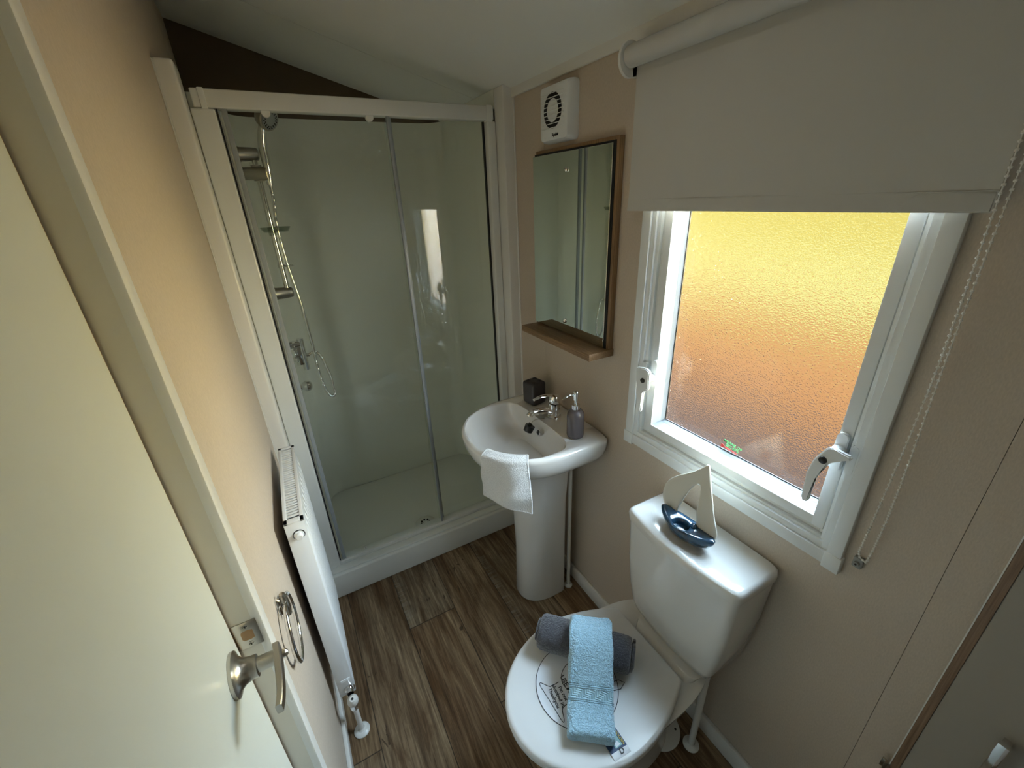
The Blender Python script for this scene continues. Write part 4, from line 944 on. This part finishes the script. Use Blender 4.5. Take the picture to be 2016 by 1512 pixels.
bm = NB(); lathe(bm, (cxr, RYN, 0.836), (0,-1,0), [(0.0145,0),(0.0145,0.0015),(0.011,0.002)], 28); pg = obj('black_socket', bm, 'black', rad)
bm = NB(); lathe(bm, (cxr, RYN, 0.836), (0,-1,0), [(0.0125,0.001),(0.0125,0.003),(0.009,0.004),(0.009,0.012),(0.007,0.014),(0,0.0145)], 28); obj('end_plug', bm, 'radwhite', pg)
bm = NB(); box(bm, (cxr-0.014, RYN-0.0012, 0.235), (cxr+0.014, RYN+0.0005, 0.248), 0.0004); obj('side_badge', bm, 'radwhite', rad)
bm = NB(); lathe(bm, (cxr+0.004, RYN, 0.200), (0,-1,0), [(0.016,0),(0.016,0.003),(0.010,0.004),(0.010,0.02)], 24); cyl(bm, (cxr+0.004, RYN-0.018, 0.200), (cxr+0.004, RYN-0.018, 0.125), 0.0095, n=20); cyl(bm, (cxr+0.004, RYN-0.018, 0.150), (cxr+0.004, RYN-0.018, 0.128), 0.013, n=8); vb = obj('valve_body', bm, 'chrome', rad)
bm = NB(); vd = Vector((0.05,-0.45,1)).normalized(); lathe(bm, (cxr+0.004, RYN-0.020, 0.158), vd, [(0,0),(0.013,0.0),(0.0165,0.012),(0.0165,0.030),(0.014,0.042),(0.008,0.050),(0,0.051)], 24); vc = obj('valve_cap', bm, 'trimwhite', vb)
bm = NB(); c0 = Vector((cxr+0.004, RYN-0.020, 0.158))+vd*0.0495; cyl(bm, c0, c0+vd*0.0022, 0.0035, n=12); obj('cap_hole', bm, 'black', vc)
bm = NB(); cyl(bm, (cxr+0.004, RYN-0.018, 0.002), (cxr+0.004, RYN-0.018, 0.13), 0.0078, n=18); pi_ = obj('pipe', bm, 'trimwhite', rad)
bm = NB(); lathe(bm, (cxr+0.004, RYN-0.018, 0.0004), (0,0,1), [(0,0),(0.025,0),(0.025,0.003),(0.020,0.008),(0.012,0.010),(0.0088,0.016)], 28); obj('pipe_collar', bm, 'trimwhite', pi_)

# ------------------------------------------------------------------ towel ring
RGY, RGZ = -0.800, 0.798
trg = thing('towel_ring', 'oval chrome towel ring on the left wall beside the door', 'towel ring', (XL, RGY, 0.85))
bm = NB(); rg = []
for s, x in ((1,XL+0.0005),(1,XL+0.005),(0.85,XL+0.008),(0.4,XL+0.009)):
    rg.append([(x, RGY+0.010*s*math.cos(2*PI*i/28), RGZ+0.066+0.024*s*math.sin(2*PI*i/28)) for i in range(28)])
loft(bm, rg); obj('wall_plate', bm, 'chrome', trg)
bm = NB(); lathe(bm, (XL+0.014, RGY+0.004, RGZ+0.094), (0.02,0.05,-1), [(0,0),(0.005,0.002),(0.0075,0.015),(0.0085,0.035),(0.007,0.050),(0.0045,0.056),(0.0055,0.060),(0.004,0.064),(0,0.065)], 20); obj('hanger', bm, 'satin', trg)
bm = NB(); tube(bm, [(XL+0.015, RGY+0.066*math.sin(2*PI*i/48), RGZ+0.070*math.cos(2*PI*i/48)) for i in range(48)], 0.0046, 12, closed=True); obj('ring', bm, 'chrome', trg)

# ------------------------------------------------------------------ door (closed in a recess), frame, lever
dr_ = thing('door_1', 'pale cream flush door on the left with a satin lever handle', 'door', (-1.06, -1.4, 0), kind='structure')
DX = -1.056
bm = NB(); box(bm, (DX-0.034, DY0+0.004, 0.006), (DX, -0.986, DZ1-0.01), 0.001); lf = obj('door_leaf', bm, 'doorpaint', dr_)
bm = NB(); box(bm, (DX-0.033, -0.986, 0.006), (DX-0.0005, -0.9845, DZ1-0.01)); obj('edge_lipping', bm, 'lipping', lf)
bm = NB(); box(bm, (XL-0.10, DY1-0.001, 0), (XL+0.002, DY1+0.020, DZ1+0.02)); box(bm, (XL-0.10, DY0-0.02, 0), (XL+0.002, DY0+0.001, DZ1+0.02)); box(bm, (XL-0.10, DY0, DZ1-0.001), (XL+0.002, DY1, DZ1+0.02)); box(bm, (DX-0.050, DY0, 0), (DX-0.036, DY1, DZ1)); jb = obj('door_frame', bm, 'doorframe', dr_)
bm = NB()
for a, b in (((XL, DY1-0.001, 0), (XL+0.014, DY1+0.030, DZ1+0.03)), ((XL, DY0-0.030, 0), (XL+0.014, DY0+0.001, DZ1+0.03)), ((XL, DY0-0.03, DZ1), (XL+0.014, DY1+0.03, DZ1+0.03))): box(bm, a, b, 0.002)
obj('architrave', bm, 'trimwhite', dr_)
SZ = 1.012
bm = NB(); yj = DY1-0.001
box(bm, (-1.0555, yj-0.0015, SZ-0.026), (-1.0235, yj, SZ+0.026), 0.0004); st = obj('strike_plate', bm, 'satin', dr_)
bm = NB(); pts = [(-1.0475,-0.006),(-1.0455,-0.009),(-1.037,-0.010),(-1.0315,-0.008),(-1.0315,0.008),(-1.037,0.010),(-1.0455,0.009),(-1.0475,0.006)]
prism(bm, [(a, yj-0.0015, SZ+b) for a, b in pts], (0,-1,0), 0.0004); obj('latch_hole', bm, 'lipping', st)
for dz in (-0.018, 0.018):
    bm = NB(); cyl(bm, (-1.039, yj-0.0012, SZ+dz), (-1.039, yj-0.0022, SZ+dz), 0.004, n=18); s_ = obj('screw', bm, 'satin', st)
    bm = NB(); box(bm, (-1.042, yj-0.0026, SZ+dz-0.0005), (-1.036, yj-0.0021, SZ+dz+0.0005)); box(bm, (-1.0395, yj-0.0026, SZ+dz-0.003), (-1.0385, yj-0.0021, SZ+dz+0.003)); obj('screw_slot', bm, 'black', s_)
HY, HZ = -1.040, 1.010
bm = NB(); lathe(bm, (DX, HY, HZ), (1,0,0), [(0.0305,0),(0.0310,0.001),(0.0310,0.0045),(0.0285,0.0055),(0.0225,0.008),(0.0175,0.014),(0.0155,0.022),(0.0150,0.030),(0.0105,0.031)], 48); ro = obj('handle_rose', bm, 'satin', lf)
bm = NB(); cyl(bm, (DX+0.024, HY, HZ), (DX+0.052, HY, HZ), 0.0105, n=32); lathe(bm, (DX+0.062, HY, HZ), (1,0,0), [(0.006,0),(0.006,0.004),(0.003,0.007),(0,0.0075)], 8)
lvp = spline([(DX+0.055, HY+0.014, HZ), (DX+0.056, HY, HZ), (DX+0.057, HY-0.025, HZ-0.001), (DX+0.0575, HY-0.045, HZ-0.002), (DX+0.0565, HY-0.062, HZ-0.004), (DX+0.054, HY-0.075, HZ-0.006)], 8)
rg = []
for i, q in enumerate(lvp):
    t = i/(len(lvp)-1); hh = 0.0125-0.0045*t; tt = 0.0048-0.001*t
    rg.append([q+Vector((0,0,0))+Vector((a*tt, 0, b*hh)) for a, b in ((1,0.8),(0.7,1),(-0.7,1),(-1,0.8),(-1,-0.8),(-0.7,-1),(0.7,-1),(1,-0.8))])
loft(bm, rg); obj('lever', bm, 'satin', ro, angle=30)

# ------------------------------------------------------------------ added fill light on the ceiling, out of view, to brighten the room
lmp = thing('added_fill_light', 'added round fill light overhead, out of view', 'fill light', (-0.46, -0.84, cz(-0.46)))
ln_ = Vector((-0.28, 0, -1)).normalized(); lc = Vector((-0.46, -0.84, cz(-0.46)))+ln_*0.002
bm = NB(); lathe(bm, lc, ln_, [(0,0),(0.150,0),(0.150,0.010),(0.142,0.016)], 64); obj('fill_light_base', bm, 'trimwhite', lmp)
bm = NB(); lathe(bm, lc, ln_, [(0.142,0.014),(0.140,0.026),(0.128,0.031),(0.08,0.034),(0,0.035)], 64); obj('fill_light_diffuser', bm, 'fillglow', lmp)

# ------------------------------------------------------------------ cupboard on the near right
cp = thing('tall_cupboard', 'tall grey cupboard front with wood edge at the right', 'cupboard', (-0.01, -1.75, 0.0))
bm = NB(); box(bm, (-0.016, -2.15, 0.075), (-0.001, -1.500, 1.88)); obj('carcass_panel', bm, 'greypanel', cp, smooth=False)
bm = NB(); box(bm, (-0.0200, -1.5135, 0.08), (-0.0165, -1.5005, 1.88), 0.0005); obj('wood_edge_strip', bm, 'walnut_z', cp)
bm = NB(); box(bm, (-0.0210, -1.5012, 0.08), (-0.0165, -1.4995, 1.88)); obj('bright_edge_bead', bm, 'trimwhite', cp)
bm = NB(); box(bm, (-0.0200, -2.15, 0.08), (-0.0165, -1.5145, 1.88)); obj('cupboard_door', bm, 'greypanel', cp, smooth=False)
bm = NB(); box(bm, (-0.050, -1.598, 0.60), (-0.042, -1.584, 0.785), 0.002, 2); box(bm, (-0.043, -1.596, 0.765), (-0.020, -1.587, 0.775)); box(bm, (-0.043, -1.596, 0.61), (-0.020, -1.587, 0.62)); obj('bar_handle', bm, 'chrome', cp)
bm = NB(); box(bm, (-0.022, -1.502, 0.505), (-0.0165, -1.488, 0.528), 0.001); cyl(bm, (-0.024, -1.4965, 0.503), (-0.024, -1.4965, 0.530), 0.003); obj('hinge', bm, 'satin', cp)
